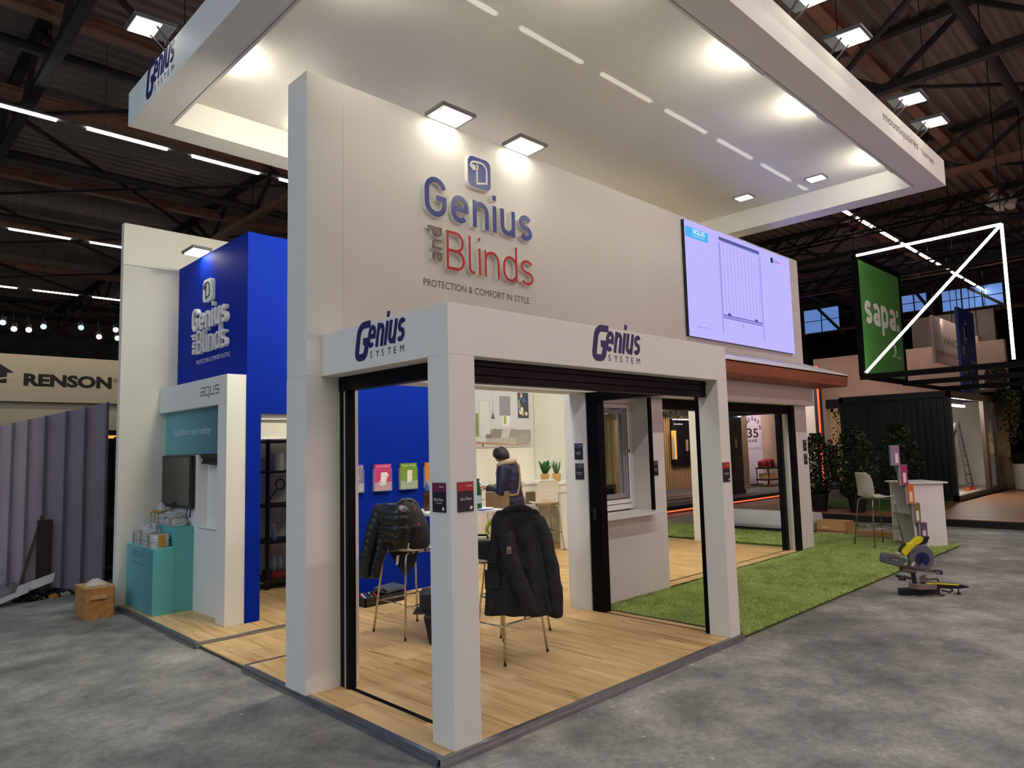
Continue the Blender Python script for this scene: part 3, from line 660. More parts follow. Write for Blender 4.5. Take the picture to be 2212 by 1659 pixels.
# ------------------------------------------------------------------ plaques
PUR = mat('plaque_plum', (118, 28, 74), .4); PRED = mat('plaque_red', (182, 44, 48), .4); PDK = mat('plaque_dark', (30, 30, 42), .4); PSL = mat('plaque_slate', (72, 78, 98), .4)
def plaque(label, fr, wd, ht, top, line, sub=None, qr=False):
    o, ux, uy = map(Vector, fr); n = ux.cross(uy)
    t = thing('name_plaque', label, 'plaque', o, group='product plaques')
    part('plate', MB().prism([(0, 0), (wd, 0), (wd, ht), (0, ht)], fr, 0, .006), PDK, t)
    part('header_band', MB().prism([(0, ht*.70), (wd, ht*.70), (wd, ht), (0, ht)], fr, .006, .0068), top, t)
    part('lettering', txt_mb('Genius', (o+ux*wd*.56+uy*ht*.84+n*.0072, ux, uy), wd=wd*.34, ht=ht*.06, shear=.2), PAPER, t)
    part('lettering', txt_mb(line, (o+ux*wd*.13+uy*ht*.38+n*.0064, ux, uy), wd=wd*.72, ht=ht*.10), PAPER, t)
    if sub: part('lettering', txt_mb(sub, (o+ux*wd*.28+uy*ht*.29+n*.0064, ux, uy), wd=wd*.44, ht=ht*.05), PAPER, t)
    if qr: part('white_patch', MB().prism([(wd*.76, ht*.07), (wd*.9, ht*.07), (wd*.9, ht*.17), (wd*.76, ht*.17)], fr, .006, .0068), PAPER, t)
plaque('plum-topped plaque on the bluish side of the corner column', FR_X(.107, .183, 1.317), .122, .17, PUR, 'Midel 22mm', 'Verticale', True)
plaque('red-topped plaque on the front of the corner column', FR_Y(.156, .02, 1.317), .121, .172, PRED, 'Libra 70mm', None, True)
plaque('upper slate-topped plaque beside the pleated screen cassette', FR_X(3.22, 1.742, 1.545), .112, .17, PSL, 'Micol 22mm', 'Pleated')
plaque('lower slate-topped plaque beside the pleated screen cassette', FR_X(3.22, 1.738, 1.337), .115, .168, PSL, 'Micol 30mm', 'Pleated')
plaque('slate-topped plaque right of the window niche', FR_Y(4.528, 1.66, 1.317), .10, .175, PSL, 'Elegance', '4x')
plaque('red-topped plaque on the right portal column', FR_Y(3.20, .02, 1.335), .12, .172, PRED, 'Cobra 70mm', None, True)
plaque('upper dark plaque on the far white pier', FR_Y(8.715, 1.66, 1.525), .125, .175, PSL, 'Micol 22mm', 'Single')
plaque('lower dark plaque on the far white pier', FR_Y(8.72, 1.66, 1.309), .115, .172, PSL, 'Micol 30mm', 'Single')
# ================================================================== BAR STOOLS
SHELL = mat('white_stool_shell', (228, 228, 216), .35)
def make_stool():
    t = thing('bar_stool', 'x', 'stool', (0,0,0), group='white shell bar stools')
    prof = [(.215, .755), (.205, .768), (.10, .762), (-.02, .752), (-.12, .752), (-.175, .772), (-.205, .83), (-.218, .92), (-.228, 1.02), (-.25, 1.10), (-.275, 1.16)]
    hw = [.15, .185, .205, .208, .205, .20, .20, .205, .20, .185, .13]
    def ip(a, t_):
        k = t_*(len(a)-1); i = min(int(k), len(a)-2); f = k-i
        if isinstance(a[0], tuple): return tuple(a[i][j]*(1-f)+a[i+1][j]*f for j in range(2))
        return a[i]*(1-f)+a[i+1]*f
    def fn(u, v):
        x, z = ip(prof, v); h = ip(hw, v); s = u*2-1; y = s*h
        back = max(0, min(1, (v-.5)/.12)); seat = 1-back
        z += seat*.018*s*s; x += back*.05*(s*s)*(1 if v < .95 else .8)
        q = .0045*math.sin(s*14+v*46)*math.sin(s*14-v*46)*(1 if v > .08 else 0)
        return (x-q*back, y, z+q*seat)
    part('shell', MB().grid(fn, 26, 44), SHELL, t, smooth=True, solid=.012, local=True)
    for sx in (1, -1):
        for sy in (1, -1):
            lg = part('leg', MB().tube([(.07*sx, .12*sy, .74), (.15*sx, .155*sy, .738), (.18*sx, .172*sy, .725), (.188*sx, .18*sy, .69), (.252*sx, .25*sy, .012)], .0095, 8), CHROME, t, smooth=True, local=True)
            part('foot_cap', MB().lathe([(.0115, 0), (.0115, .02)], (.2525*sx, .251*sy, 0), 8), BLACKP, lg, local=True)
    for a, b in (((1, 1), (1, -1)), ((-1, 1), (-1, -1)), ((1, 1), (-1, 1)), ((1, -1), (-1, -1))):
        z = .30 if a[0] == b[0] else .285; k = .2255
        part('footrest_bar', MB().tube([(k*a[0], k*a[1], z), (k*b[0], k*b[1], z)], .007, 6), CHROME, t, smooth=True, local=True)
    part('seat_frame', MB().tube([(.07, .12, .74), (-.07, .12, .735), (-.07, -.12, .735), (.07, -.12, .74), (.07, .12, .74)], .008, 6), CHROME, t, local=True)
    return t
st = make_stool(); st.location = (1.54, 2.385, 0); st['label'] = 'white bar stool carrying the backpack and puffer jacket'
R = math.radians
copy_thing(st, (1.605, 1.19, 0), R(92), 'white bar stool under the hanging black work jacket')
copy_thing(st, (2.215, 1.705, 0), R(72), 'white bar stool behind the black work jacket, its back just showing')
copy_thing(st, (6.15, 4.98, 0), R(65), 'white bar stool at the counter below the potted plants')
copy_thing(st, (5.45, 5.08, 0), R(80), 'white bar stool half hidden behind the person in navy')
copy_thing(st, (9.59, .92, 0), R(-36), 'white bar stool standing on the artificial grass')
# ================================================================== TABLE AND WHAT STANDS ON IT
tb = thing('high_table', 'square white high table in the oak room', 'table', (2.12, 2.49, 0))
part('table_top', MB().box(1.75, 2.10, 1.042, 2.5, 2.88, 1.07), WHITE2, tb, bevel=.004)
part('stem', MB().lathe([(.035, .012), (.035, 1.03)], (2.12, 2.49, 0), 14), CHROME, tb, smooth=False); part('foot_plate', MB().lathe([(.24, 0), (.24, .01), (.06, .02)], (2.12, 2.49, 0), 24), CHROME, tb)
part('mount_plate', MB().box(1.97, 2.34, 1.03, 2.27, 2.64, 1.042), CHROME, tb)
AMB = mat('amber_glass', (92, 58, 18), .1, trans=.5); GRN = mat('green_glass', (40, 120, 70), .1, trans=.6)
bt = thing('amber_bottle', 'brown glass bottle with blue cap on the white table', 'bottle', (1.93, 2.63, 1.07))
part('body', MB().lathe([(.033, 0), (.036, .01), (.036, .15), (.032, .175), (.016, .195), (.015, .22)], (1.93, 2.63, 1.07), 14), AMB, bt, smooth=True)
part('cap', MB().lathe([(.02, .205), (.022, .215), (.02, .26), (.008, .275), (.006, .30)], (1.93, 2.63, 1.07), 12), mat('blue_cap', (70, 110, 170), .4), bt)
bt = thing('water_bottle', 'green water bottle with pale label on the white table', 'bottle', (2.335, 2.30, 1.07))
part('body', MB().lathe([(.032, 0), (.036, .012), (.036, .17), (.03, .20), (.015, .26), (.013, .29)], (2.335, 2.30, 1.07), 14), GRN, bt, smooth=True)
part('cap', MB().lathe([(.015, .29), (.015, .31)], (2.335, 2.30, 1.07), 12), GRN, bt); part('paper_label', MB().lathe([(.0368, .06), (.0368, .14)], (2.335, 2.30, 1.07), 14), mat('pale_label', (180, 205, 215), .5), bt)
solo('folded_leaflet', MB().add([(2.33,2.42,1.07),(2.52,2.50,1.07),(2.36,2.56,1.30),(2.48,2.60,1.26),(2.40,2.7,1.07)], [(0,1,3,2),(2,3,4)]), mat('grey_print_paper', (176, 176, 182), .6, var=.12, vscale=18), 'grey printed leaflet standing folded behind the green bottle', 'leaflet', solid=.003)
solo('blue_folder', MB().obox((2.28, 2.16, 1.074), (.10, .03, 0), (-.02, .04, 0), (0, 0, .003)), mat('blue_card', (40, 62, 150), .5), 'blue folder lying on the white table edge', 'folder')
solo('paper_sheet', MB().obox((2.40, 2.30, 1.0745), (.07, .05, 0), (-.05, .07, 0), (0, 0, .003)), PAPER, 'loose white paper sheet on the white table', 'paper')
# ================================================================== JACKETS, BACKPACK
BLKC = mat('black_softshell', (24, 25, 29), .75, var=.15, vscale=8, bump=.35, bscale=14)
PUFF = mat('black_down_nylon', (20, 24, 22), .32, bump=.15, bscale=20)
BAGM = mat('black_backpack_cloth', (28, 30, 30), .7, bump=.15, bscale=120); BAGG = mat('grey_backpack_lining', (72, 76, 70), .7)
ORNG = mat('orange_cord', (210, 70, 30), .6); HIVIS = mat('hi_vis_yellow', (190, 220, 40), .6)
def cloth_body(rings, n=40, folds=9, amp=.018, seed=0, quilt=0):
    """rings: (cx,cy,z, rx, ry, rz) flattened hanging tube with vertical folds"""
    rr = random.Random(seed); ph = [rr.uniform(0, 6.28) for _ in range(4)]; out = []
    m = len(rings)
    for i, (cx, cy, z, rx, ry, a) in enumerate(rings):
        ca, sa = math.cos(a), math.sin(a); ring = []; f = i/(m-1)
        for k in range(n):
            th = 2*math.pi*k/n
            ex = math.copysign(abs(math.cos(th))**.8, math.cos(th)); ey = math.copysign(abs(math.sin(th))**.8, math.sin(th))
            d = 1+amp/max(ry, .03)*f*(math.sin(folds*th+ph[0]+f*2)+.6*math.sin(5*th+ph[1]-f*3))*.6
            d *= 1+quilt*abs(math.sin(z*34))**.6
            x, y = rx*ex*(1+quilt*.3*abs(math.sin(z*34))), ry*ey*d; ring.append((cx+ca*x-sa*y, cy+sa*x+ca*y, z+.012*f*f*math.sin(3*th+ph[2])))
        out.append(ring)
    return MB().loft(out)
def interp_rings(keys, n):
    out = []
    for i in range(n):
        t = i/(n-1)*(len(keys)-1); k = min(int(t), len(keys)-2); f = t-k; f = f*f*(3-2*f)*.5+f*.5
        out.append(tuple(keys[k][j]*(1-f)+keys[k+1][j]*f for j in range(6)))
    return out
cang = R(-44.4)   # image-parallel direction
wj = thing('work_jacket', 'black work jacket hung over the back of the front bar stool', 'jacket', (1.58, .93, .33))
body = interp_rings([(1.57, .975, 1.20, .10, .035, cang), (1.565, .975, 1.18, .165, .065, cang), (1.555, .975, 1.12, .20, .085, cang), (1.56, .98, .95, .215, .085, cang), (1.565, .975, .70, .25, .10, cang), (1.57, .965, .50, .28, .105, cang), (1.575, .955, .36, .30, .10, cang)], 26)
body = [(a-.03, b-.045, c, d_, e_, f_) for a, b, c, d_, e_, f_ in body]
def crumple(o, st=.022, sz=.09):
    tx_ = bpy.data.textures.new('crease', 'CLOUDS'); tx_.noise_scale = sz; tx_.noise_depth = 3
    m_ = o.modifiers.new('crease', 'DISPLACE'); m_.texture = tx_; m_.strength = st; m_.mid_level = .5; m_.texture_coords = 'GLOBAL'
    return o
crumple(part('body', cloth_body(body, 64, 11, .026, 3), BLKC, wj, smooth=True, sub=1), .03, .11)
def sleeve(pts, r, bumps=0, amp=0, n=14):
    P = []; m = 26
    for i in range(m):
        t = i/(m-1)*(len(pts)-1); k = min(int(t), len(pts)-2); f = t-k
        P.append(tuple(pts[k][j]*(1-f)+pts[k+1][j]*f for j in range(3)))
    rs = [(r[0]*(1-i/(m-1))+r[1]*i/(m-1))*(1+amp*math.sin(bumps*2*math.pi*i/(m-1))) for i in range(m)]
    return MB().tube(P, rs, n)
cr = Vector((math.cos(cang), math.sin(cang), 0)); cf = Vector((-.70, -.714, 0))   # along image, toward viewer
def at(o, a, b, z): p = Vector((o[0], o[1], 0))+cr*a+cf*b; return (p.x, p.y, z)
oj = (1.53, .935)
part('sleeve', sleeve([at(oj, -.10, .06, 1.12), at(oj, -.085, .105, .98), at(oj, -.03, .125, .75), at(oj, .06, .13, .52), at(oj, .105, .12, .385)], (.075, .062), 5, .035), BLKC, wj, smooth=True, sub=1)
part('sleeve', sleeve([at(oj, .15, .0, 1.12), at(oj, .22, -.0, .95), at(oj, .275, .02, .70), at(oj, .30, .03, .48), at(oj, .285, .03, .335)], (.07, .06), 5, .03), BLKC, wj, smooth=True, sub=1)
for c_ in [c for c in wj.children if c.name.startswith('sleeve') and c.parent == wj]: crumple(c_)
part('hood_collar', MB().tube([at(oj, -.15, .03, 1.125), at(oj, -.07, .05, 1.185), at(oj, .02, .05, 1.21), at(oj, .10, .03, 1.18), at(oj, .16, .0, 1.13)], [.03, .04, .042, .04, .028], 10), BLKC, wj, smooth=True, sub=1)
part('sleeve_badge', MB().obox(at(oj, -.062, .205, .895), cr*.017, (0, 0, .028), cf*.002), mat('badge_grey', (150, 138, 132), .6), wj)
part('badge_print', MB().obox(at(oj, -.06, .2085, .887), cr*.009, (0, 0, .012), cf*.001), mat('badge_red', (150, 50, 40), .6), wj)
part('pocket_flap', MB().obox(at(oj, -.2, .095, .79), cr*.045, (0, 0, .008), cf*.006).obox(at(oj, -.2, .10, .66), cr*.06, (0, 0, .075), cf*.005), BLKC, wj, bevel=.004)
part('hi_vis_lining', MB().tube([at(oj, -.205, .03, 1.10), at(oj, -.235, .04, 1.06), at(oj, -.24, .04, 1.03), at(oj, -.225, .045, 1.0)], .014, 6), HIVIS, wj)
part('cuff_strap', MB().tube([at(oj, .04, .185, .585), at(oj, .09, .185, .59)], .006, 6), BLKC, wj)
pj_ = thing('puffer_jacket', 'shiny black quilted puffer jacket draped on the far bar stool', 'jacket', (1.36, 2.42, .51))
op = (1.36, 2.42)
def puffs(pts, r0, r1, n, m=14):
    P = []; rs = []; seg = 60
    for i in range(seg):
        t = i/(seg-1)*(len(pts)-1); k = min(int(t), len(pts)-2); f = t-k
        P.append(tuple(pts[k][j]*(1-f)+pts[k+1][j]*f for j in range(3))); u = i/(seg-1)
        rs.append((r0*(1-u)+r1*u)*(.92+.10*abs(math.sin(math.pi*n*u))**.6))
    return MB().tube(P, rs, m)
part('sleeve', puffs([at(op, -.10, .03, 1.10), at(op, -.165, .05, .95), at(op, -.21, .06, .78), at(op, -.235, .06, .64), at(op, -.245, .06, .53)], .082, .055, 11), PUFF, pj_, smooth=True)
part('front_panel', puffs([at(op, -.03, .05, 1.12), at(op, -.06, .08, .95), at(op, -.09, .09, .78), at(op, -.135, .085, .63), at(op, -.155, .08, .53)], .062, .05, 11), PUFF, pj_, smooth=True)
part('back_panel', cloth_body(interp_rings([(1.31, 2.375, 1.19, .20, .06, R(90)), (1.31, 2.37, 1.12, .245, .10, R(90)), (1.31, 2.38, .92, .245, .10, R(90)), (1.32, 2.40, .79, .21, .07, R(90))], 48), 36, 6, .02, 5, .22), PUFF, pj_, smooth=True)
part('collar', MB().tube([at(op, -.10, .04, 1.15), at(op, -.03, .06, 1.175), at(op, .05, .04, 1.17)], .032, 8), PUFF, pj_, smooth=True)
part('hanging_flap', MB().add([at(op,-.03,.02,.75), at(op,.24,.0,.76), at(op,.225,.02,.66), at(op,.14,.03,.515), at(op,.10,.03,.54), at(op,.06,.03,.60)], [(0,1,2,3,4,5)]), BLKC, pj_, solid=.02)
part('care_label', MB().add([at(op,.045,.05,.715), at(op,.07,.05,.72), at(op,.06,.05,.64), at(op,.035,.05,.625)], [(0,1,2,3)]), PAPER, pj_, solid=.002)
bp_ = thing('backpack', 'dark grey backpack resting on the far bar stool seat', 'backpack', (1.47, 2.32, .775))
ob_ = (1.47, 2.32)
def bring(a, z, rx, ry): c = at(ob_, a, .02, z); return (c[0], c[1], z, rx, ry, cang)
part('body', cloth_body(interp_rings([bring(.02, .785, .17, .10), bring(.02, .85, .185, .12), bring(.02, 1.0, .165, .11), bring(.01, 1.12, .12, .08), bring(.0, 1.2, .07, .045), bring(.0, 1.225, .02, .02)], 20), 36, 5, .006, 9), BAGM, bp_, smooth=True)
part('top_handle', MB().tube([at(ob_, -.13, .0, 1.10), at(ob_, -.11, .02, 1.18), at(ob_, -.04, .03, 1.225), at(ob_, .03, .03, 1.225), at(ob_, .08, .02, 1.19), at(ob_, .10, .0, 1.13)], .018, 8), BAGG, bp_, smooth=True)
part('shoulder_strap', MB().tube([at(ob_, -.14, .07, 1.10), at(ob_, -.13, .13, 1.03), at(ob_, -.09, .14, .95), at(ob_, -.08, .13, .86)], .016, 6), BAGM, bp_)
part('front_pocket', MB().obox(at(ob_, .04, .125, .92), cr*.11, (0, 0, .085), cf*.02), BAGM, bp_, bevel=.02)
for a, z in ((-.135, 1.10), (-.115, 1.03), (.0, 1.02), (.11, 1.0), (.07, 1.15)): part('zip_pull', MB().tube([at(ob_, a, .125 if z < 1.08 else .10, z+.03), at(ob_, a+.006, .135 if z < 1.08 else .11, z-.02)], .005, 5), ORNG, bp_)
part('compression_strap', MB().tube([at(ob_, .12, .08, .80), at(ob_, .16, .06, .79), at(ob_, .165, .05, .755)], .008, 6), BAGM, bp_)
# ================================================================== BROCHURES ON THE BLUE WALL
ACR = mat('clear_acrylic', (235, 240, 245), .05, alpha=.25)
def brochure(label, x0, x1, col, title, kind):
    z0, z1, y = 1.222, 1.533, 3.97; c = mat('brochure_%d_%d_%d' % col, col, .45, var=.10, vscale=9)
    t = thing('brochure_holder', label, 'brochure', ((x0+x1)/2, y-.02, z0), group='brochures on the blue wall')
    part('booklets', MB().box(x0+.012, y-.035, z0+.005, x1-.008, y-.006, z1), c, t)
    part('holder', MB().box(x0, y-.045, z0-.006, x1, y-.040, z0+.10).box(x0, y-.045, z0-.006, x1, y, z0).box(x0, y-.045, z0, x0+.003, y, z0+.26).box(x1-.003, y-.045, z0, x1, y, z0+.26), ACR, t)
    f = FR_Y(x0+.012, y-.0355, z0+.005); wd = x1-x0-.02
    if title: part('lettering', txt_mb(title, (Vector(f[0])+Vector((wd*.12, 0, .268)), f[1], f[2]), wd=wd*.8, ht=.022), PAPER, t)
    if kind == 'a': mb = MB().prism([(wd*.38, .21), (wd*.75, .21), (wd*.85, .17), (wd*.72, .14), (wd*.68, .06), (wd*.40, .05), (wd*.22, .09), (wd*.36, .12)], f, .0004, .001)
    elif kind == 'b': mb = MB().prism([(wd*.38, .07), (wd*.68, .08), (wd*.72, .22), (wd*.40, .225)], f, .0004, .001)
    else: mb = MB().prism([(wd*(.5+.24*math.cos(i*.5236)), .16+wd*.24*math.sin(i*.5236)) for i in range(12)], f, .0004, .001)
    pc = part('cover_drawing', mb, PAPER, t)
    if kind in 'ab': part('cover_detail', MB().prism([(wd*.62, .165), (wd*.74, .165), (wd*.74, .17), (wd*.62, .17)], f, .001, .0014).prism([(wd*.3, .085), (wd*.36, .085), (wd*.36, .105), (wd*.3, .105)], f, .001, .0014), BLACKP, pc)
    part('lettering', txt_mb('Genius', (Vector(f[0])+Vector((wd*.66, 0, .022)), f[1], f[2]), wd=wd*.2, ht=.012), PAPER, t)
brochure('grey-violet brochure partly hidden by the black door rail', 1.775, 2.015, (132, 122, 150), '2031', 'c')
brochure('pink brochure with white drawing on the blue wall', 2.152, 2.40, (198, 60, 124), 'Roll-up Mosquito', 'a')
brochure('green brochure with white drawing on the blue wall', 2.525, 2.782, (112, 152, 48), 'Fixed Frame', 'b')
brochure('orange brochure partly hidden by the corner column', 2.90, 3.15, (206, 128, 52), 'Sliding', 'a')
# ================================================================== TOOL CASES
tc = thing('open_tool_case', 'open black tool case on the floor by the blue wall', 'tool case', (2.07, 3.72, 0))
part('tray', MB().box(1.78, 3.56, 0, 2.32, 3.58, .10).box(1.78, 3.84, 0, 2.32, 3.86, .10).box(1.78, 3.56, 0, 1.80, 3.86, .10).box(2.30, 3.56, 0, 2.32, 3.86, .10).box(1.78, 3.56, 0, 2.32, 3.86, .012), BLACKP, tc, bevel=.004)
part('lid', MB().obox((2.22, 3.74, .125), (.13, 0, .01), (0, .13, 0), (0, 0, .022)), mat('grey_lid', (92, 98, 106), .35), tc, bevel=.006)
part('handle', MB().tube([(1.86, 3.60, .11), (1.9, 3.6, .15), (2.05, 3.62, .155), (2.10, 3.62, .12)], .014, 8), BLACKP, tc)
for i, (x, c) in enumerate(((1.83, (160, 30, 40)), (1.86, (220, 215, 200)), (1.90, (30, 60, 150)), (1.95, (150, 150, 150)), (2.0, (180, 40, 40)))):
    part('hand_tool', MB().tube([(x, 3.62, .05), (x+.03, 3.80, .10)], .012, 6), mat('tool_%d' % i, c, .4), tc)
tx = thing('stacked_toolbox', 'black rolling toolbox standing behind the corner column', 'toolbox', (1.58, 1.97, 0))
part('lower_bin', MB().prism([(0, 0), (.40, 0), (.45, .24), (-.05, .24)], ((1.43, 1.95, 0), (.71,-.70,0), (0,0,1)), -.11, .12), BLACKP, tx, bevel=.015)
part('upper_case', MB().obox((1.57, 1.97, .33), (.71*.19, -.70*.19, 0), (.7*.1, .71*.1, 0), (0, 0, .10)), mat('toolbox_shell', (32, 36, 40), .35), tx, bevel=.03)
part('lip', MB().obox((1.57, 1.97, .245), (.71*.24, -.70*.24, 0), (.7*.13, .71*.13, 0), (0, 0, .008)), BLACKP, tx, bevel=.005)
part('latch', MB().obox((1.43, 2.02, .33), (.71*.02, -.70*.02, 0), (.7*.03, .71*.03, 0), (0, 0, .06)), mat('latch_grey', (84, 88, 92), .3), tx)
pw = thing('cordless_tool_case', 'small dark green power tool case on the stool seat behind the jacket', 'tool case', (1.45, 1.28, .775))
part('case', MB().obox((1.47, 1.30, .86), cr*.10, (.07, .07, 0), (0, 0, .075)), mat('dark_teal_plastic', (18, 38, 42), .4), pw, bevel=.02)
part('carry_handle', MB().tube([at((1.47, 1.30), -.06, 0, .93), at((1.47, 1.30), -.05, 0, .965), at((1.47, 1.30), .05, 0, .965), at((1.47, 1.30), .06, 0, .93)], .010, 6), BLACKP, pw)
# ================================================================== COUNTERS AND PLANTS IN THE ROOM
ct = thing('bar_counter', 'white bar counter along the rear wall under the potted plants', 'counter', (6.6, 5.5, 0))
part('worktop', MB().box(5.95, 5.38, 1.06, 6.95, 5.93, 1.10).box(6.30, 4.72, 1.06, 6.95, 5.38, 1.10), WHITE2, ct, bevel=.004)
part('apron', MB().box(5.95, 5.42, .93, 6.33, 5.93, 1.06).box(6.33, 4.74, .93, 6.95, 5.93, 1.06), WHITE2, ct)
part('end_panel', MB().box(6.36, 4.76, 0, 6.95, 4.82, .93), WHITE2, ct)
lc = thing('low_cabinet', 'white wall cabinet behind the person in navy', 'cabinet', (5.1, 5.66, 0))
part('carcass', MB().box(4.4, 5.42, 0, 5.7, 5.93, 1.04), CREAM, lc); part('worktop', MB().box(4.38, 5.38, 1.04, 5.72, 5.93, 1.075), WHITE2, lc)
for i in range(3): part('door', MB().box(4.42+i*.43, 5.40, .05, 4.83+i*.43, 5.42, .86), WHITE2, lc); part('drawer_front', MB().box(4.42+i*.43, 5.40, .88, 4.83+i*.43, 5.42, 1.02), WHITE2, lc)
BASK = mat('woven_basket', (196, 152, 84), .8, var=.35, vscale=26, bump=.5, bscale=40); LEAF = mat('dark_green_leaf', (34, 84, 34), .45, var=.3, vscale=10); SNAKE = mat('grey_green_leaf', (70, 108, 66), .5, var=.3, vscale=14)
def leaf_strip(mb, base, tip, wd, bend, side):
    b, t = Vector(base), Vector(tip); s = Vector(side).normalized(); n = 6; o = len(mb.v)
    for i in range(n+1):
        u = i/n; p = b.lerp(t, u)+Vector((0, 0, bend*math.sin(math.pi*u))); h = wd*math.sin(math.pi*(u*.9+.06))**.8
        mb.v += [tuple(p-s*h), tuple(p+s*h)]
    for i in range(n): mb.f.append((o+2*i, o+2*i+1, o+2*i+3, o+2*i+2))
def pot(label, c, kind):
    t = thing('potted_plant', label, 'plant', c, group='plants on the bar counter')
    part('basket_pot', MB().lathe([(.055, 0), (.062, .01), (.075, .13), (.072, .135), (.065, .12), (.06, .11)], c, 18), BASK, t, smooth=True)
    rr = random.Random(kind); mb = MB(); c = Vector(c)
    for i in range(13 if kind == 1 else 9):
        a = rr.uniform(0, 6.28); rad = rr.uniform(.04, .16) if kind == 1 else rr.uniform(.02, .09); h = rr.uniform(.10, .24) if kind == 1 else rr.uniform(.14, .27)
        sd = Vector((-math.sin(a), math.cos(a), 0)) if rr.random() < .3 else cr
        m2 = MB(); leaf_strip(m2, c+Vector((.02*math.cos(a), .02*math.sin(a), .11)), c+Vector((rad*math.cos(a), rad*math.sin(a), .13+h)), .03 if kind == 1 else .012, .03 if kind == 1 else 0, sd)
        part('leaf', m2, LEAF if kind == 1 else SNAKE, t, smooth=True, solid=.002)
pot('broad-leaved potted plant in a woven basket on the counter', (6.46, 5.22, 1.10), 1)
pot('spiky-leaved potted plant in a woven basket on the counter', (6.50, 4.98, 1.10), 2)
# ================================================================== POSTER (flat print)
ps = thing('wall_print', 'large printed living-room picture with grey sofa on the rear wall', 'picture', (6.0, 5.9, 1.71))
part('panel', MB().box(5.1, 5.90, 1.715, 6.88, 5.93, 2.71), mat('print_pale_grey', (206, 206, 212), .5), ps)
def pr_(nm, pts, col, d=1, var=0): part(nm, MB().prism(pts, FR_Y(0, 5.90, 0), .0004*d, .0004*d+.0004), mat('print_%d_%d_%d' % col, col, .55, var=var, vscale=20), ps)
def bx(x0, z0, x1, z1): return [(x0, z0), (x1, z0), (x1, z1), (x0, z1)]
pr_('printed_ceiling', [(5.1, 2.6), (5.55, 2.71), (5.1, 2.71)], (226, 226, 228)); pr_('printed_floor', bx(5.1, 1.716, 6.86, 1.80), (196, 192, 190))
pr_('printed_door', bx(5.57, 1.88, 5.83, 2.53), (190, 192, 198), 2); pr_('printed_door_glass', bx(5.59, 1.90, 5.815, 2.515), (212, 214, 218), 3)
pr_('printed_garden', bx(5.49, 1.90, 5.56, 2.30), (120, 138, 70), 2, .4)
pr_('printed_lamp_cord', bx(5.897, 2.30, 5.902, 2.71), (90, 90, 94), 2); pr_('printed_lamp', [(5.85, 2.21), (5.95, 2.21), (5.91, 2.30), (5.905, 2.36), (5.895, 2.36), (5.89, 2.30)], (84, 84, 90), 3)
pr_('printed_window', bx(6.12, 2.08, 6.31, 2.30), (228, 230, 228), 2); pr_('printed_window_view', bx(6.16, 2.12, 6.22, 2.26), (150, 172, 80), 3, .3); pr_('printed_blind', bx(6.06, 2.27, 6.33, 2.62), (142, 142, 152), 3)
pr_('printed_painting', bx(6.52, 2.23, 6.80, 2.70), (60, 64, 70), 2)
rr_ = random.Random(5)
for i in range(14):
    x, z = rr_.uniform(6.55, 6.76), rr_.uniform(2.27, 2.66); r_ = rr_.uniform(.02, .05)
    pr_('printed_painting_dab', [(min(6.79, max(6.53, x+r_*math.cos(k))), min(2.69, max(2.24, z+r_*1.2*math.sin(k)))) for k in range(6)], rr_.choice([(190, 150, 100), (225, 222, 215), (110, 160, 190), (150, 84, 50), (60, 110, 150)]), 3+i*.3)
pr_('printed_sofa_back', [(5.80, 1.84), (6.84, 1.80), (6.84, 2.02), (5.84, 2.03)], (150, 146, 140), 2); pr_('printed_sofa_seat', [(5.72, 1.80), (6.55, 1.77), (6.55, 1.87), (5.74, 1.89)], (178, 174, 168), 3)
pr_('printed_sofa_arm', [(6.46, 1.735), (6.80, 1.735), (6.82, 1.94), (6.48, 1.93)], (160, 155, 146), 4); pr_('printed_sofa_arm', bx(5.72, 1.87, 5.90, 1.94), (128, 122, 116), 4)
for x, c in ((5.97, (138, 134, 130)), (6.20, (196, 194, 190)), (6.40, (150, 146, 140))): pr_('printed_cushion', [(x-.12, 1.88), (x+.10, 1.87), (x+.13, 2.02), (x-.06, 2.04)], c, 5)
pr_('printed_coffee_table', [(5.45, 1.78), (6.5, 1.735), (6.55, 1.75), (5.45, 1.815)], (172, 120, 92), 6); pr_('printed_table_leg', bx(5.63, 1.72, 5.66, 1.78), (50, 46, 48), 6)
# ================================================================== LEFT DISPLAY (teal)
dp2 = thing('display_portal', 'white display portal with recessed back panel before the blue wall', 'portal', (.5, 4.9, 0))
part('column', MB().box(.41, 3.93, 0, .61, 4.155, 2.21), WHITE, dp2, bevel=.003)
part('beam', MB().box(.41, 3.93, 2.21, .61, 5.93, 2.51), WHITE, dp2, bevel=.003)
part('back_panel', MB().box(.50, 4.155, 0, .61, 4.33, 2.21).box(.50, 4.90, 0, .61, 5.93, 1.70).box(.50, 4.33, 0, .61, 4.90, .90), WHITE, dp2)
part('niche_back', MB().box(.60, 4.33, .90, .61, 4.90, 1.72), WHITE2, dp2)
part('niche_shelf', MB().box(.50, 4.33, .895, .60, 4.90, .91), WHITE2, dp2)
part('lettering', stroke_word('aqus', .075, FR_X(.41, 4.63, 2.325), .50, .135, .0005, .0015, techno, .16), GREYINK, dp2)
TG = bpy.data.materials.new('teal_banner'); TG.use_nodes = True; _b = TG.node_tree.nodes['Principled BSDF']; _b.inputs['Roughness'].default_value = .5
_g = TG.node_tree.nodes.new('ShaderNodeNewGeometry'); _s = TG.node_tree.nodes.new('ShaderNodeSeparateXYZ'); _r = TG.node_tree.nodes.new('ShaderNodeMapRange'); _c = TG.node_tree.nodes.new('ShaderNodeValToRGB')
TG.node_tree.links.new(_g.outputs['Position'], _s.inputs[0]); TG.node_tree.links.new(_s.outputs[1], _r.inputs[0]); _r.inputs['From Min'].default_value = 5.9; _r.inputs['From Max'].default_value = 4.2
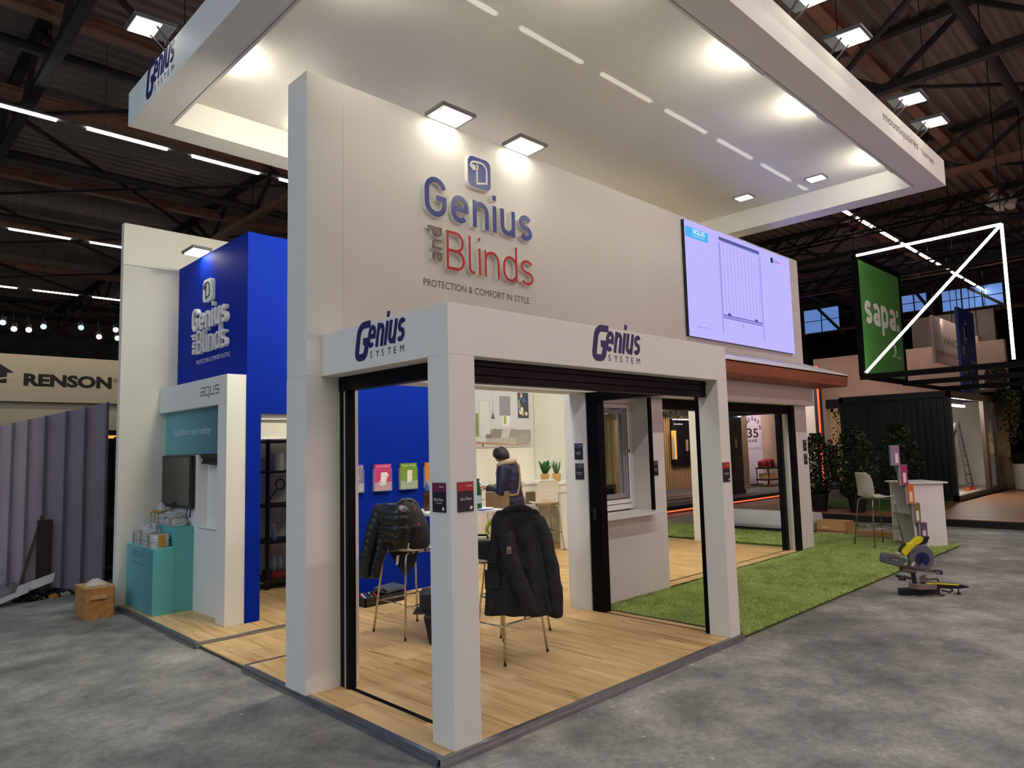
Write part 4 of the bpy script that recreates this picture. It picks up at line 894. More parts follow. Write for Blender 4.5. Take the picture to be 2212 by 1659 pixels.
TG.node_tree.links.new(_r.outputs[0], _c.inputs[0]); TG.node_tree.links.new(_c.outputs[0], _b.inputs['Base Color'])
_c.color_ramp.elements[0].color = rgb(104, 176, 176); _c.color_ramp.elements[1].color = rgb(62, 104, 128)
bn = thing('teal_header_panel', 'teal printed panel above the wall screen in the white portal', 'panel', (.49, 5.05, 1.70))
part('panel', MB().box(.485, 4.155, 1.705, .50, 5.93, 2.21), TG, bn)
part('lettering', txt_mb('Comfort and safety', FR_X(.485, 5.63, 1.905), wd=1.10, ht=.10), mat('pale_teal_ink', (196, 216, 220), .5), bn)
tv = thing('wall_television', 'dark switched-off television below the teal panel', 'television', (.47, 5.45, 1.12))
part('housing', MB().box(.45, 4.98, 1.10, .49, 5.92, 1.695), BLACKP, tv, bevel=.004)
part('display', MB().box(.446, 5.02, 1.14, .45, 5.90, 1.675), mat('dark_glossy_glass', (22, 22, 24), .12), tv)
part('cable', MB().tube([(.48, 5.15, 1.10), (.47, 5.17, 1.04), (.49, 5.19, .98)], .006, 6).tube([(.48, 5.05, 1.10), (.46, 5.04, 1.03), (.48, 5.08, 1.0), (.49, 5.09, 1.08)], .006, 6), BLACKP, tv)
nr = thing('niche_roller_sample', 'small black roller blind sample at the top of the white niche', 'blind sample', (.55, 4.6, 1.62))
part('cassette', MB().box(.505, 4.34, 1.66, .59, 4.86, 1.72), BLACKP, nr, bevel=.006); part('fabric', MB().box(.52, 4.36, 1.60, .525, 4.84, 1.66), BLACK, nr); part('bottom_bar', MB().obox((.515, 4.6, 1.60), (.01, 0, 0), (0, .24, .01), (0, 0, .012)), BLACKP, nr)
np_ = thing('niche_print', 'white information sheet with red figure inside the portal niche', 'print', (.595, 4.45, .95))
part('sheet', MB().box(.592, 4.34, .93, .598, 4.60, 1.60), PAPER, np_)
for z, h, c in ((1.40, .03, (120, 110, 150)), (1.33, .01, (60, 60, 70)), (1.28, .008, (90, 90, 100)), (1.08, .03, (170, 40, 40)), (1.02, .05, (110, 40, 44))): part('print_mark', MB().box(.590, 4.35, z, .592, 4.43, z+h), mat('pm_%d_%d_%d' % c, c, .5), np_)
pl = thing('teal_plinth', 'stepped teal plinth standing before the white portal', 'plinth', (.28, 5.47, 0))
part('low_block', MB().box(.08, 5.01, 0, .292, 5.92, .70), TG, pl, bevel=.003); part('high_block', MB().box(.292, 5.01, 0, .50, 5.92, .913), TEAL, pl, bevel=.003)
part('side_panel', MB().box(.08, 5.004, 0, .292, 5.012, .70), TEAL, pl); part('top_board', MB().box(.08, 5.01, .70, .292, 5.92, .704), mat('bright_teal', (132, 214, 212), .5), pl)
part('lettering', stroke_word('aqus', .08, FR_X(.08, 5.72, .585), .42, .085, .0005, .0015, techno, .16), mat('slate_ink', (92, 118, 138), .5), pl)
part('lettering', txt_mb('Comfort & safety', FR_X(.08, 5.71, .505), wd=.42, ht=.02), mat('slate_ink', (92, 118, 138), .5), pl)
# wrapped parcels
WRAP = mat('bubble_wrap', (206, 212, 212), .18, alpha=.62, bump=.7, bscale=32); TAPE = mat('brown_tape', (170, 124, 52), .3); CORE = mat('parcel_core', (196, 198, 194), .6, var=.12, vscale=12)
def parcel(label, x0, y0, z0, x1, y1, z1, seed, tapes, lump=0):
    rr = random.Random(seed); t = thing('wrapped_parcel', label, 'parcel', ((x0+x1)/2, (y0+y1)/2, z0), group='wrapped parcels on the teal plinth')
    part('contents', MB().box(x0+.02, y0+.02, z0, x1-.02, y1-.02, z1-.015), CORE, t, bevel=.015)
    n = 10; cx, cy, cz = (x0+x1)/2, (y0+y1)/2, (z0+z1)/2
    mb = MB(); rings = []
    for i in range(9):
        v = i/8; z = z0+(z1-z0)*v; sh = 1-.35*max(0, v-.75)*4*(1 if lump else .25); ring = []
        for k in range(28):
            a = 2*math.pi*k/28; ex = math.copysign(abs(math.cos(a))**.35, math.cos(a)); ey = math.copysign(abs(math.sin(a))**.35, math.sin(a))
            ring.append((cx+(x1-x0)/2*ex*sh+rr.uniform(-.008, .008), cy+(y1-y0)/2*ey*sh+rr.uniform(-.008, .008), z+rr.uniform(-.004, .004)*(0 if i == 0 else 1)))
        rings.append(ring)
    part('wrap_film', MB().loft(rings), WRAP, t, smooth=False)
    for f in tapes:
        y = y0+(y1-y0)*f; part('tape_band', MB().box(x0-.006, y, z0+.01, x0-.002, y+.025, z1).box(x0-.006, y, z1, x1, y+.025, z1+.004), TAPE, t)
    return t
pa = parcel('bubble-wrapped parcel on the low step of the plinth', .085, 5.06, .705, .285, 5.80, .845, 1, (.15, .5, .85))
part('tape_end', MB().box(.15, 5.050, .71, .22, 5.056, .84), TAPE, pa)
pb = parcel('bubble-wrapped parcel standing at the back of the high step', .30, 5.45, .914, .44, 5.88, 1.04, 2, (.2, .5, .8)); part('tape_band', MB().obox((.36, 5.64, 1.06), (.05, 0, 0), (0, .16, 0), (0, 0, .012)), TAPE, pb)
parcel('clear wrapped bag slumped on the front of the high step', .30, 5.06, .914, .46, 5.40, 1.0, 3, (.3,), 1)
parcel('small wrapped parcel with dark label on the high step', .33, 5.18, 1.0, .45, 5.46, 1.07, 4, (), 1)
solo('crumpled_film', MB().loft([[(.2+.10*(1-.5*i/4)*math.cos(k*.5236)*(1+.25*math.sin(k*3+i)), 5.5+.17*(1-.5*i/4)*math.sin(k*.5236)*(1+.2*math.cos(k*2+i)), .85+.022*i+.012*math.sin(k*2.3+i)) for k in range(12)] for i in range(5)]), mat('crumpled_film', (190, 190, 196), .3, alpha=.8), 'crumpled grey film on top of the lower parcel', 'film')
solo('film_bag', MB().loft([[(.37+.06*(1-.8*i/5)*math.cos(k*.5236), 5.68+.15*(1-.75*i/5)*math.sin(k*.5236)*(1+.12*math.sin(k*3+i)), 1.046+.022*i) for k in range(12)] for i in range(6)]), mat('crumpled_film', (190, 190, 196), .3, alpha=.8), 'peaked clear film bag on the parcel beneath the television', 'film')
# chipboard box on the concrete
OSB = mat('chipboard', (178, 122, 66), .8, var=.45, vscale=22, bump=.3, bscale=30)
bxx = thing('chipboard_box', 'chipboard crate with a wooden grip standing on the concrete', 'crate', (-.25, 5.85, -.05))
part('body', MB().box(-.392, 5.64, -.05, -.115, 6.07, .27), OSB, bxx); part('top', MB().box(-.397, 5.635, .27, -.11, 6.075, .285), mat('chipboard_edge', (196, 150, 92), .8, var=.3, vscale=20), bxx)
part('grip', MB().box(-.345, 5.615, .16, -.19, 5.64, .205), mat('chipboard_edge', (196, 150, 92), .8, var=.3, vscale=20), bxx)
solo('dust_sheet', MB().loft([[(-.25+.12*(1-.8*i/4)*math.cos(k*.5236)*(1+.2*math.sin(2*k)), 5.84+.15*(1-.7*i/4)*math.sin(k*.5236)*(1+.15*math.cos(3*k)), .286+.016*i+.006*math.sin(k*1.7)) for k in range(12)] for i in range(5)]), mat('cream_cloth', (200, 196, 178), .8), 'crumpled cream sheet lying on the chipboard crate', 'cloth', smooth=True)
# ================================================================== STORAGE ROOM BEHIND THE BLUE WALL
rb = thing('roller_blind', 'half-lowered white roller blind in the blue doorway', 'blind', (1.1, 4.0, 1.85))
part('tube_casing', MB().box(.77, 3.96, 2.05, 1.44, 4.04, 2.11), WHITE2, rb); part('fabric', MB().box(.775, 3.99, 1.865, 1.44, 3.994, 2.06), mat('blind_fabric', (222, 222, 204), .8), rb)
part('bottom_bar', MB().box(.775, 3.985, 1.845, 1.44, 4.0, 1.868), WHITE2, rb); part('bead_chain', MB().tube([(.768, 3.985, 2.06), (.766, 3.98, 1.9), (.768, 3.985, 1.5)], .003, 5), BLACKP, rb)
rk = thing('storage_rack', 'black plastic shelving rack in the storage room', 'rack', (2.0, 5.6, 0))
for x in (1.55, 2.42):
    for y in (5.42, 5.82): part('upright', MB().lathe([(.028, 0), (.028, 1.87)], (x, y, 0), 10), BLACKP, rk)
for z in (.09, .56, 1.01, 1.44, 1.83): part('shelf', MB().box(1.51, 5.38, z, 2.46, 5.86, z+.035), BLACKP, rk, bevel=.006)
solo('paper_roll', MB().lathe([(.02, .0), (.10, .0), (.10, .22), (.03, .22), (.02, .1)], (1.72, 5.55, 1.475), 24), mat('paper_towel', (226, 224, 200), .9), 'white paper towel roll on the black rack', 'paper roll', smooth=False)
solo('coiled_cable', MB().tube([(1.58, 5.48, 1.05), (1.62, 5.48, 1.14), (1.70, 5.48, 1.24)]+[(1.745+.06*math.cos(R(a)), 5.48, 1.295+.065*math.sin(R(a))) for a in range(225, -136, -24)], .010, 6), BLACKP, 'black looped cable on the middle shelf of the rack', 'cable')
for lb, c, cc in (('clear water bottle with blue label on the rack', (1.665, 5.48, .596), (120, 150, 190)), ):
    t = thing('small_bottle', lb, 'bottle', c); part('body', MB().lathe([(.03, 0), (.033, .01), (.033, .12), (.014, .16), (.013, .18)], c, 12), mat('clear_plastic', (180, 195, 200), .1, alpha=.45), t, smooth=True)
    part('label', MB().lathe([(.0338, .03), (.0338, .09)], c, 12), mat('blue_label', cc, .5), t); part('cap', MB().lathe([(.014, .18), (.014, .2)], c, 10), PAPER, t)
cr8 = thing('bottle_crate', 'red tray at the bottom of the black rack holding bottles', 'crate', (1.9, 5.55, .125))
part('tray', MB().box(1.62, 5.44, .125, 2.3, 5.72, .20), mat('red_tray', (150, 46, 30), .5), cr8)
for i in range(6):
    for j in range(2):
        o = solo('water_bottle', MB().lathe([(.035, 0), (.036, .12), (.014, .17), (.014, .2)], (1.67+i*.085, 5.50+j*.11, .20), 10), mat('clear_plastic', (180, 195, 200), .1, alpha=.45), 'clear water bottle standing in the red tray on the rack', 'bottle', smooth=True, group='water bottles in the red tray')
for i, (x, z, w_, h_, c, lb) in enumerate(((2.0, 1.475, .2, .26, (120, 70, 40), 'brown cardboard box on the upper rack shelf'), (2.0, 1.045, .3, .18, (44, 44, 52), 'dark storage bin on the middle rack shelf'), (1.95, .595, .22, .14, (140, 30, 30), 'red parts box on the rack beside the water bottle'), (2.1, .595, .2, .2, (40, 40, 46), 'dark case on the lower rack shelf'))):
    solo('storage_box', MB().box(x, 5.46, z, x+w_*.8, 5.70, z+h_).box(x-.006, 5.455, z+h_*.8, x+w_*.8+.006, 5.705, z+h_), mat('sbox%d' % i, c, .6), lb, 'box', bevel=.004)
# ================================================================== LEFT NEIGHBOUR STAND
GP = mat('grey_violet_sheet', (160, 152, 172), .55, var=.08, vscale=2, bump=.2, bscale=3)
gp2 = thing('sheet_screen', 'grey sheet panels with vertical ribs along the left neighbour stand', 'screen wall', (-.6, 8.1, -.05))
xs = [-2.6, -2.1, -1.6, -1.1, -.87, -.70, -.53, -.34, -.10, .13, .40]
for i in range(len(xs)-1):
    a, b = xs[i], xs[i+1]; za, zb = [2.14+(q+.87)*.275 for q in (a, b)]
    part('sheet', MB().add([(a, 8.06, -.05), (b, 8.06, -.05), (b, 8.06, zb), (a, 8.06, za), (a, 8.09, -.05), (b, 8.09, -.05), (b, 8.09, zb), (a, 8.09, za)], [(0,3,2,1),(4,5,6,7),(0,1,5,4),(1,2,6,5),(2,3,7,6),(3,0,4,7)]), GP, gp2)
    part('rib', MB().box(b-.025, 8.02, -.05, b, 8.06, zb), mat('grey_rib', (92, 90, 100), .5), gp2)
nb = thing('neighbour_fascia_wall', 'white fascia band of the left neighbour stand with bold black lettering', 'fascia', (1, 12, 0))
FAS = mat('neighbour_fascia', (196, 184, 160), .6, var=.05, vscale=1)
part('fascia_panel', MB().box(-6, 12.0, 2.75, 3.2, 12.2, 3.60), FAS, nb); part('rear_panel', MB().box(-6, 12.1, -.05, 3.2, 12.2, 2.745), FAS, nb)
part('lettering', txt_mb('RENSON', FR_Y(.03, 12.0, 3.03), wd=1.43, ht=.235, bold=.05), BLACKP, nb)
part('lettering', txt_mb('®', FR_Y(1.49, 12.0, 3.16), ht=.08), BLACKP, nb)
part('house_logo', MB().prism([(-.62, 3.07), (-.22, 3.07), (-.22, 3.26), (-.11, 3.26), (-.40, 3.46), (-.72, 3.26), (-.62, 3.26)], FR_Y(0, 12.0, 0), .0005, .002), BLACKP, nb)
part('logo_wave', MB().ribbon([(-.72+.06*i, 3.15+.018*math.sin(i*.9)) for i in range(12)], .03, FR_Y(0, 12.0, 0), .002, .004), FAS, nb)
solo('black_drape', MB().grid(lambda u, v: (-7+u*12, 14.8+.06*math.sin(u*110), 2.2+v*2.3), 220, 4), mat('black_molton', (10, 10, 12), .9), 'black drape hanging above the left neighbour fascia', 'drape', solid=.02)
dkd = thing('dark_doorframe', 'dark glazed door of the left neighbour stand beside the white wall', 'door', (.7, 8.6, -.05))
part('panel', MB().box(.44, 8.35, -.05, 1.4, 8.40, 2.1), mat('dark_navy_panel', (14, 14, 18), .4), dkd); part('frame', MB().box(.40, 8.30, -.05, .45, 8.36, 2.45).box(.55, 8.30, 1.2, .58, 8.35, 2.0), BLACKP, dkd)
part('rail', MB().box(.44, 8.30, .70, 1.4, 8.35, .82), mat('grey_rail', (60, 60, 64), .5), dkd); part('base_rail', MB().box(.44, 8.30, .10, 1.4, 8.35, .16), mat('grey_rail', (60, 60, 64), .5), dkd)
part('warm_lamp', MB().box(.47, 8.33, 1.98, .60, 8.345, 2.02), mat('amber_glow', (255, 150, 70), .5, emit=1.5), dkd)
# rubble heap
deb = [('plastic film heap lying before the grey sheets', (-.75, 7.75, -.05), .32, .22, (120, 124, 120), .7), ('second plastic film heap at the picture edge', (-1.15, 7.72, -.05), .3, .16, (112, 112, 106), .7), ('black bin bag on the rubbish heap', (-.55, 7.5, -.05), .16, .14, (12, 12, 14), 1), ('flat black bag right of the rubbish heap', (-.28, 7.62, -.05), .22, .09, (16, 16, 18), 1)]
for i, (lb, c, r_, h, col, al) in enumerate(deb):
    rr = random.Random(i+3); rings = []
    for k in range(7):
        f = k/6; rings.append([(c[0]+r_*(1-f**1.8)*math.cos(a*.3927)*rr.uniform(.8, 1.15)*1.2, c[1]+r_*.8*(1-f**1.8)*math.sin(a*.3927)*rr.uniform(.8, 1.15), c[2]+h*f*rr.uniform(.85, 1.1)) for a in range(16)])
    solo('rubbish_bag', MB().loft(rings), mat('rub%d' % i, col, .3, alpha=al, bump=.6, bscale=14), lb, 'rubbish', (c[0], c[1], c[2]))
for i, (lb, c, ux, uy) in enumerate((('white board offcut leaning on the rubbish heap', (-.5, 7.55, .13), (.2, .0, .06), (.03, .1, .04)), ('white board offcut on the floor by the black bag', (-.82, 7.35, .03), (.22, .03, .07), (.02, .12, .01)))):
    solo('board_offcut', MB().obox(c, ux, uy, (0, 0, .005)), mat('white_board', (190, 186, 184), .6), lb, 'board')
solo('leaning_plank', MB().bar((-.62, 8.0, -.05), (-.36, 8.04, .95), .05, .02), mat('dark_timber', (86, 56, 40), .7), 'thin brown batten leaning on the grey sheets', 'batten')
solo('brown_board', MB().obox((-.33, 8.02, .42), (.085, 0, 0), (0, .015, 0), (0, 0, .47)), mat('dark_brown_board', (52, 40, 36), .7), 'dark brown board leaning on the grey sheets', 'board')
rr = random.Random(8)
for i in range(7):
    x, y = -.45+.11*i+rr.uniform(-.04, .04), 7.4+.05*i+rr.uniform(-.03, .03); c = [(186, 170, 60), (190, 130, 60), (170, 170, 150)][i % 3]
    solo('packing_scrap', MB().obox((x, y, -.03), (rr.uniform(.03, .06), .02, .005), (-.015, .03, .01), (0, 0, .012)), mat('scrap%d' % (i % 3), c, .7), ['yellow', 'orange', 'grey'][i % 3]+' packing scrap on the floor beside the rubbish heap', 'scrap', group='packing scraps')
# ================================================================== PAINT SPLASHES on the concrete are in the floor material
# ================================================================== RIGHT: COUNTER WITH BROCHURE STAND
rc = thing('reception_counter', 'white counter with open shelves on the artificial grass', 'counter', (9.787, .45, -.02), R(-45))
part('carcass', MB().box(0, 0, .005, .5, .025, .985).box(.475, .025, .005, .5, .65, .985).box(0, .625, .005, .475, .65, .985).box(.01, .025, .04, .475, .625, .065), WHITE2, rc, local=True)
part('shelf', MB().box(.01, .025, .50, .475, .625, .525), WHITE2, rc, local=True); part('worktop', MB().box(-.05, -.05, .985, .55, .70, 1.01), WHITE2, rc, bevel=.003, local=True); part('plinth_board', MB().box(.02, .03, .005, .04, .62, .04), mat('grey_plinth', (120, 120, 116), .6), rc, local=True)
STN = mat('grey_acrylic', (150, 152, 160), .25)
def pxd(u, v, depth): d = Fw+Rt*((u-1106)/1514.8)-Up*((v-829.5)/1514.8); return CAM+d*depth
dep = (Vector((9.66, .30, .2))-CAM).dot(Fw)
bs = thing('brochure_stand', 'grey stepped brochure stand with colourful leaflets against the counter', 'brochure stand', (9.66, .30, -.02))
ux, n = Vector((.70, -.71, 0)), Vector((-.71, -.70, 0)); cs = []
for i, (u, v, c) in enumerate(((1992, 1150, (96, 84, 110)), (1977, 1108, (128, 116, 70)), (1963, 1067, (214, 120, 50)), (1949, 1026, (178, 44, 104)), (1932, 984, (160, 120, 160)))):
    o = pxd(u, v, dep-.02*i); cs.append(o)
    part('pocket', MB().obox(o, ux*.066, n*.03, (0, 0, .155)), STN, bs, bevel=.006)
    part('leaflet', MB().obox(o+n*.033+ux*.014, ux*.048, n*.002, (0, 0, .148)), mat('leaf_%d' % i, c, .4, var=.12, vscale=20), bs)
    part('leaflet_drawing', MB().obox(o+n*.036+ux*.014-Vector((0, 0, .04)), ux*.022, n*.001, (0, 0, .075)), PAPER, bs)
for a, b in zip(cs, cs[1:]): part('link', MB().bar(a-n*.04, b-n*.04, .08, .015, up=n), STN, bs)
part('base', MB().obox((cs[0].x, cs[0].y, -.01), ux*.10, n*.09, (0, 0, .012)).obox((cs[0].x, cs[0].y, .03), ux*.05, n*.02, (0, 0, .06)), STN, bs)
# ================================================================== MITRE SAW
SO = Vector((6.212, -.547, -.05)); sr = Vector((.7139, -.7002, 0)); sf = Vector((-.7002, -.7139, 0))
saw = thing('mitre_saw', 'yellow and grey sliding mitre saw standing on the concrete', 'mitre saw', SO)
def sp(a, b, d=0): p = SO+sr*((a-900)/1760)+sf*d; return (p.x, p.y, -.05+(1392-b)/1760)
def spoly(pts, d0, d1): return MB().prism([((a-900)/1760, (1392-b)/1760) for a, b in reversed(pts)], (SO, sr, Vector((0,0,1))), d0, d1)
YEL = mat('yellow_plastic', (226, 214, 30), .35); SGR = mat('saw_grey', (98, 100, 104), .4, var=.05); SDK = mat('saw_black', (22, 22, 24), .45); SBL = mat('saw_blade_blue', (34, 48, 110), .3, .3); SAL = mat('saw_cast_alu', (150, 128, 126), .45, .5)
part('blade_guard', spoly([(1075+245*math.cos(R(a)), 670-245*math.sin(R(a))) for a in range(-100, 215, 15)]+[(800, 850), (870, 890), (960, 880)], -.02, .03), SGR, saw, bevel=.006)
part('blade', spoly([(1080+135*math.cos(R(a)), 700-135*math.sin(R(a))) for a in range(0, 360, 15)], .03, .036), SBL, saw)
part('arbor', spoly([(1075+40*math.cos(R(a)), 690-40*math.sin(R(a))) for a in range(0, 360, 30)], .036, .05), SDK, saw)
part('guard_plate', spoly([(1060, 760), (990, 830), (985, 880), (1200, 890), (1240, 840), (1130, 830)], .032, .042), SGR, saw)
part('motor_arm', spoly([(690, 560), (780, 640), (860, 560), (980, 440), (1130, 370), (1145, 290), (1090, 265), (1020, 300), (900, 395), (805, 380), (790, 450)], -.05, .02), YEL, saw, bevel=.006)
part('motor_cap', spoly([(1145, 290), (1260, 262), (1275, 290), (1200, 400), (1110, 430), (1075, 410)], -.05, .02), SDK, saw, bevel=.01)
part('trigger_handle', MB().tube([sp(800, 395), sp(740, 430), sp(670, 525), sp(690, 552), sp(760, 545), sp(850, 460)], .016, 8), SDK, saw)
part('dust_bag', spoly([(325, 720), (340, 600), (385, 570), (520, 585), (650, 640), (740, 670), (765, 700), (755, 735), (690, 760), (640, 820), (590, 825), (330, 750)], -.07, .07), mat('dust_bag_grey', (84, 90, 96), .7), saw, bevel=.02)
part('bag_label', spoly([(415, 640), (585, 665), (580, 718), (415, 690)], .0702, .0712), SDK, saw)
part('lettering', txt_mb('RYOBI', (Vector(sp(435, 688, .0714)), sr*.985+Vector((0,0,-.14)), Vector((0,0,1))), wd=.078, ht=.016), PAPER, saw)
part('lettering', txt_mb('RYOBI', (Vector(sp(885, 590, .031)), sr*.72+Vector((0,0,.68)), Vector((0,0,1))*.72-sr*.68), wd=.055, ht=.014), SDK, saw)
part('warning_label', spoly([(850, 815), (895, 740), (940, 770), (890, 830)], .0305, .032), mat('label_cream', (214, 204, 180), .6), saw)
part('pivot', spoly([(690, 800), (960, 860), (970, 950), (840, 970), (700, 930), (670, 900)], -.04, .03), mat('pivot_brown', (74, 52, 50), .5), saw, bevel=.006)
part('slide_rail', MB().tube([sp(690, 895, .02), sp(1400, 965, .02)], .012, 8).tube([sp(980, 890, -.03), sp(1400, 950, -.03)], .012, 8), CHROME, saw)
part('rail_end', MB().tube([sp(1360, 955), sp(1465, 965)], .026, 10), SDK, saw); part('upright', MB().bar(sp(905, 960), sp(930, 1200), .035), SDK, saw)
part('clamp', MB().tube([sp(570, 1010), sp(720, 1035), sp(880, 1075)], .014, 8).tube([sp(630, 1060), sp(715, 1065)], .024, 8).tube([sp(735, 1010), sp(740, 1110)], .012, 8), SDK, saw)
part('fence', spoly([(1080, 1110), (1075, 1065), (1180, 1020), (1190, 1080), (1330, 1100), (1330, 1130), (1080, 1140)], -.06, -.045), SAL, saw)
part('table', MB().prism([(-.02, -.10), (.18, -.10), (.24, 0), (.18, .10), (-.02, .10), (-.07, 0)], (Vector(sp(930, 1200)), sr, -sf), -.03, .02), SAL, saw)
part('turntable_arm', spoly([(1100, 1140), (1740, 1185), (1930, 1235), (1940, 1262), (1760, 1280), (1180, 1250), (985, 1220), (985, 1180)], -.04, .04), SDK, saw, bevel=.006)
part('scale_strip', spoly([(1100, 1140), (1340, 1150), (1745, 1188), (1735, 1212), (1330, 1180), (1100, 1165)], .041, .043), YEL, saw)
part('base', MB().prism([(-.15, .0), (.12, -.04), (.28, -.02), (.28, .05), (.12, .10), (-.15, .06)], (Vector(sp(900, 1320)), sr, -sf), -.035, .035), SDK, saw, bevel=.006)
part('base_wire', MB().tube([sp(860, 1370, .1), sp(1140, 1340, .13), sp(1400, 1380, .08), sp(1180, 1300, .1)], .008, 6).tube([sp(1440, 1310), sp(1600, 1350), sp(1660, 1310), sp(1610, 1280)], .01, 6).tube([sp(1330, 1105, -.05), sp(1420, 1110, -.05), sp(1440, 1155, -.05)], .009, 6), SDK, saw)
part('front_foot', MB().lathe([(.022, 0), (.022, .012), (.006, .02), (.006, .06)], sp(1765, 1392), 10), SDK, saw)
# ================================================================== PACKAGING ON THE FLOOR
def gutter(label, x, y0, y1, z0, s, m):
    pts = [(-.5, 0), (.5, 0), (.62, .3), (.45, .75), (-.45, .8), (-.62, .4)]
    t = solo('white_profile', MB().prism([(a*s, b*s) for a, b in pts], ((x, y1, z0), (1,0,0), (0,0,1)), 0, y1-y0), m, label, 'profile', group='white profiles on the floor')
WPR = mat('white_coated_metal', (214, 218, 220), .35)
gutter('wide white folded profile lying behind the grass', 11.25, 2.55, 4.9, -.02, .42, WPR); gutter('front white folded profile lying on the grass edge', 10.72, 2.55, 4.6, -.02, .30, WPR)
solo('black_foam_strip', MB().box(10.50, 2.7, -.02, 10.56, 4.6, .04).box(10.49, 2.69, .035, 10.57, 4.61, .045), BLACKP, 'black strip lying before the white profiles', 'strip')
CARD = mat('cardboard', (176, 136, 84), .8, var=.08, vscale=5)
t = thing('cardboard_box', 'flat brown cardboard box between white profiles and stool', 'cardboard box', (11.2, 2.2, -.05)); part('carton', MB().box(11.05, 1.95, -.05, 11.4, 2.5, .18), CARD, t); part('flap', MB().obox((11.03, 2.22, .10), (.005, 0, 0), (0, .26, 0), (.01, 0, .09)), CARD, t); part('printed_mark', MB().box(11.018, 2.28, .06, 11.02, 2.40, .075), PAPER, t)
t = thing('cardboard_box', 'long low cardboard box by the counter foot', 'cardboard box', (10.9, 1.4, -.05)); part('carton', MB().box(10.95, .95, -.05, 11.15, 2.0, .04), CARD, t); part('tape', MB().box(10.945, 1.9, -.05, 11.155, 1.95, .042), mat('tape_brown2', (140, 100, 40), .3), t)
solo('timber_batten', MB().box(10.78, .95, -.05, 10.83, 2.6, -.02).box(10.80, 1.2, -.02, 10.83, 2.2, -.01), mat('pale_batten', (150, 130, 110), .7), 'pale batten lying along the grass edge behind the stool', 'batten')
solo('paper_scrap', MB().obox((8.9, .32, .012), (.12, -.1, 0), (.02, .025, 0), (0, 0, .006)), PAPER, 'white strip of paper on the grass behind the saw', 'paper')
# ================================================================== helper: pixel of the 2212x1659 frame -> point on a plane
def px(u, v, ax, val):
    d = Fw+Rt*((u-1106)/1514.8)-Up*((v-829.5)/1514.8); i = 'xyz'.index(ax); t = (val-CAM[i])/d[i]
    return CAM+d*t
# ================================================================== RIGHT NEIGHBOUR: DECK, CONTAINER, PERGOLA SIGN
DECK = woodmat('deck_boards', (150, 104, 74), (132, 88, 62), (100, 64, 46))
dk = thing('timber_deck', 'brown timber deck with black edge across the aisle', 'deck', (16, 0, -.05))
part('edge_board', MB().box(13.3, -6, -.05, 13.34, 6.0, .085), BLACKP, dk); part('base', MB().box(13.34, -6, -.05, 27, 6.0, .08), DARK, dk)
planks(dk, 13.3, 17.5, -6, 6.0, .1, wd=.42, ln=3.2, m=DECK, seed=11, th=.02, name='board'); planks(dk, 17.5, 27, -6, 1.6, .1, wd=.95, ln=4.5, m=DECK, seed=12, th=.02, name='board')
solo('deck_grass_strip', MB().box(14.4, 1.75, .1, 17.4, 4.6, .125).box(14.42, 1.77, .125, 17.38, 4.58, .13), mat('turf_strip', (72, 96, 40), .9, var=.3, vscale=20), 'strip of artificial grass on the timber deck', 'grass mat')
CB = mat('black_container_steel', (18, 20, 24), .5, var=.1)
ctn = thing('shipping_container', 'black corrugated container kiosk on the timber deck', 'container', (20.6, 3.0, .1))
part('end_wall', MB().box(17.62, 1.72, .1, 17.70, 4.35, 2.84), CB, ctn)
for i in range(7): part('corrugation', MB().box(17.57, 1.86+i*.155, .22, 17.62, 1.95+i*.155, 2.66), CB, ctn)
for y0, y1 in ((3.0, 3.62), (3.68, 4.28)): part('door_leaf', MB().box(17.585, y0, .25, 17.62, y1, 2.62), CB, ctn)
for y in (3.12, 3.42, 3.62): part('lock_rod', MB().tube([(17.56, y, .3), (17.56, y, 2.6)], .018, 6), mat('lock_rod_steel', (70, 64, 56), .4, .5), ctn)
for y in (1.70, 4.28): part('corner_post', MB().box(17.56, y, .1, 17.70, y+.1, 2.84), CB, ctn)
part('top_rail', MB().box(17.56, 1.70, 2.70, 17.70, 4.38, 2.86).box(17.6, 1.70, 2.68, 24.0, 1.82, 2.86), CB, ctn); part('bottom_rail', MB().box(17.56, 1.70, .1, 17.70, 4.38, .24).box(17.6, 1.70, .1, 24.0, 1.80, .22), CB, ctn)
part('back_wall', MB().box(17.62, 4.30, .1, 24.0, 4.38, 2.84), mat('container_inside_white', (206, 200, 190), .6), ctn); part('roof', MB().box(17.6, 1.72, 2.80, 24.0, 4.38, 2.86), CB, ctn); part('inner_floor', MB().box(17.7, 1.8, .12, 24.0, 4.3, .15), mat('container_floor', (168, 152, 136), .6), ctn)
part('side_wall', MB().box(22.4, 1.72, .1, 24.0, 1.80, 2.84), CB, ctn); part('door_frame', MB().box(20.9, 1.70, .2, 21.2, 1.80, 2.68).box(22.2, 1.70, .2, 22.4, 1.80, 2.68), mat('bronze_frame', (60, 46, 38), .5), ctn)
part('door_glass', MB().box(21.2, 1.74, .22, 22.2, 1.76, 2.68), mat('dim_glass', (70, 80, 84), .05, alpha=.45), ctn)
part('end_inside', MB().box(23.92, 1.8, .1, 23.98, 4.3, 2.8), mat('container_inside_white', (206, 200, 190), .6), ctn)
tl = thing('tube_lamp', 'white tube lamp under the container roof', 'tube lamp', (19, 2.2, 2.5)); part('tube', MB().tube([(18.3, 2.1, 2.55), (20.6, 2.1, 2.55)], .03, 8), mat('tube_glow', (255, 248, 236), .5, emit=200), tl); part('bracket', MB().box(18.5, 2.08, 2.58, 20.4, 2.12, 2.8), BLACKP, tl)
t = thing('display_window_frame', 'black framed door sample inside the container', 'door sample', (21.0, 3.4, .15))
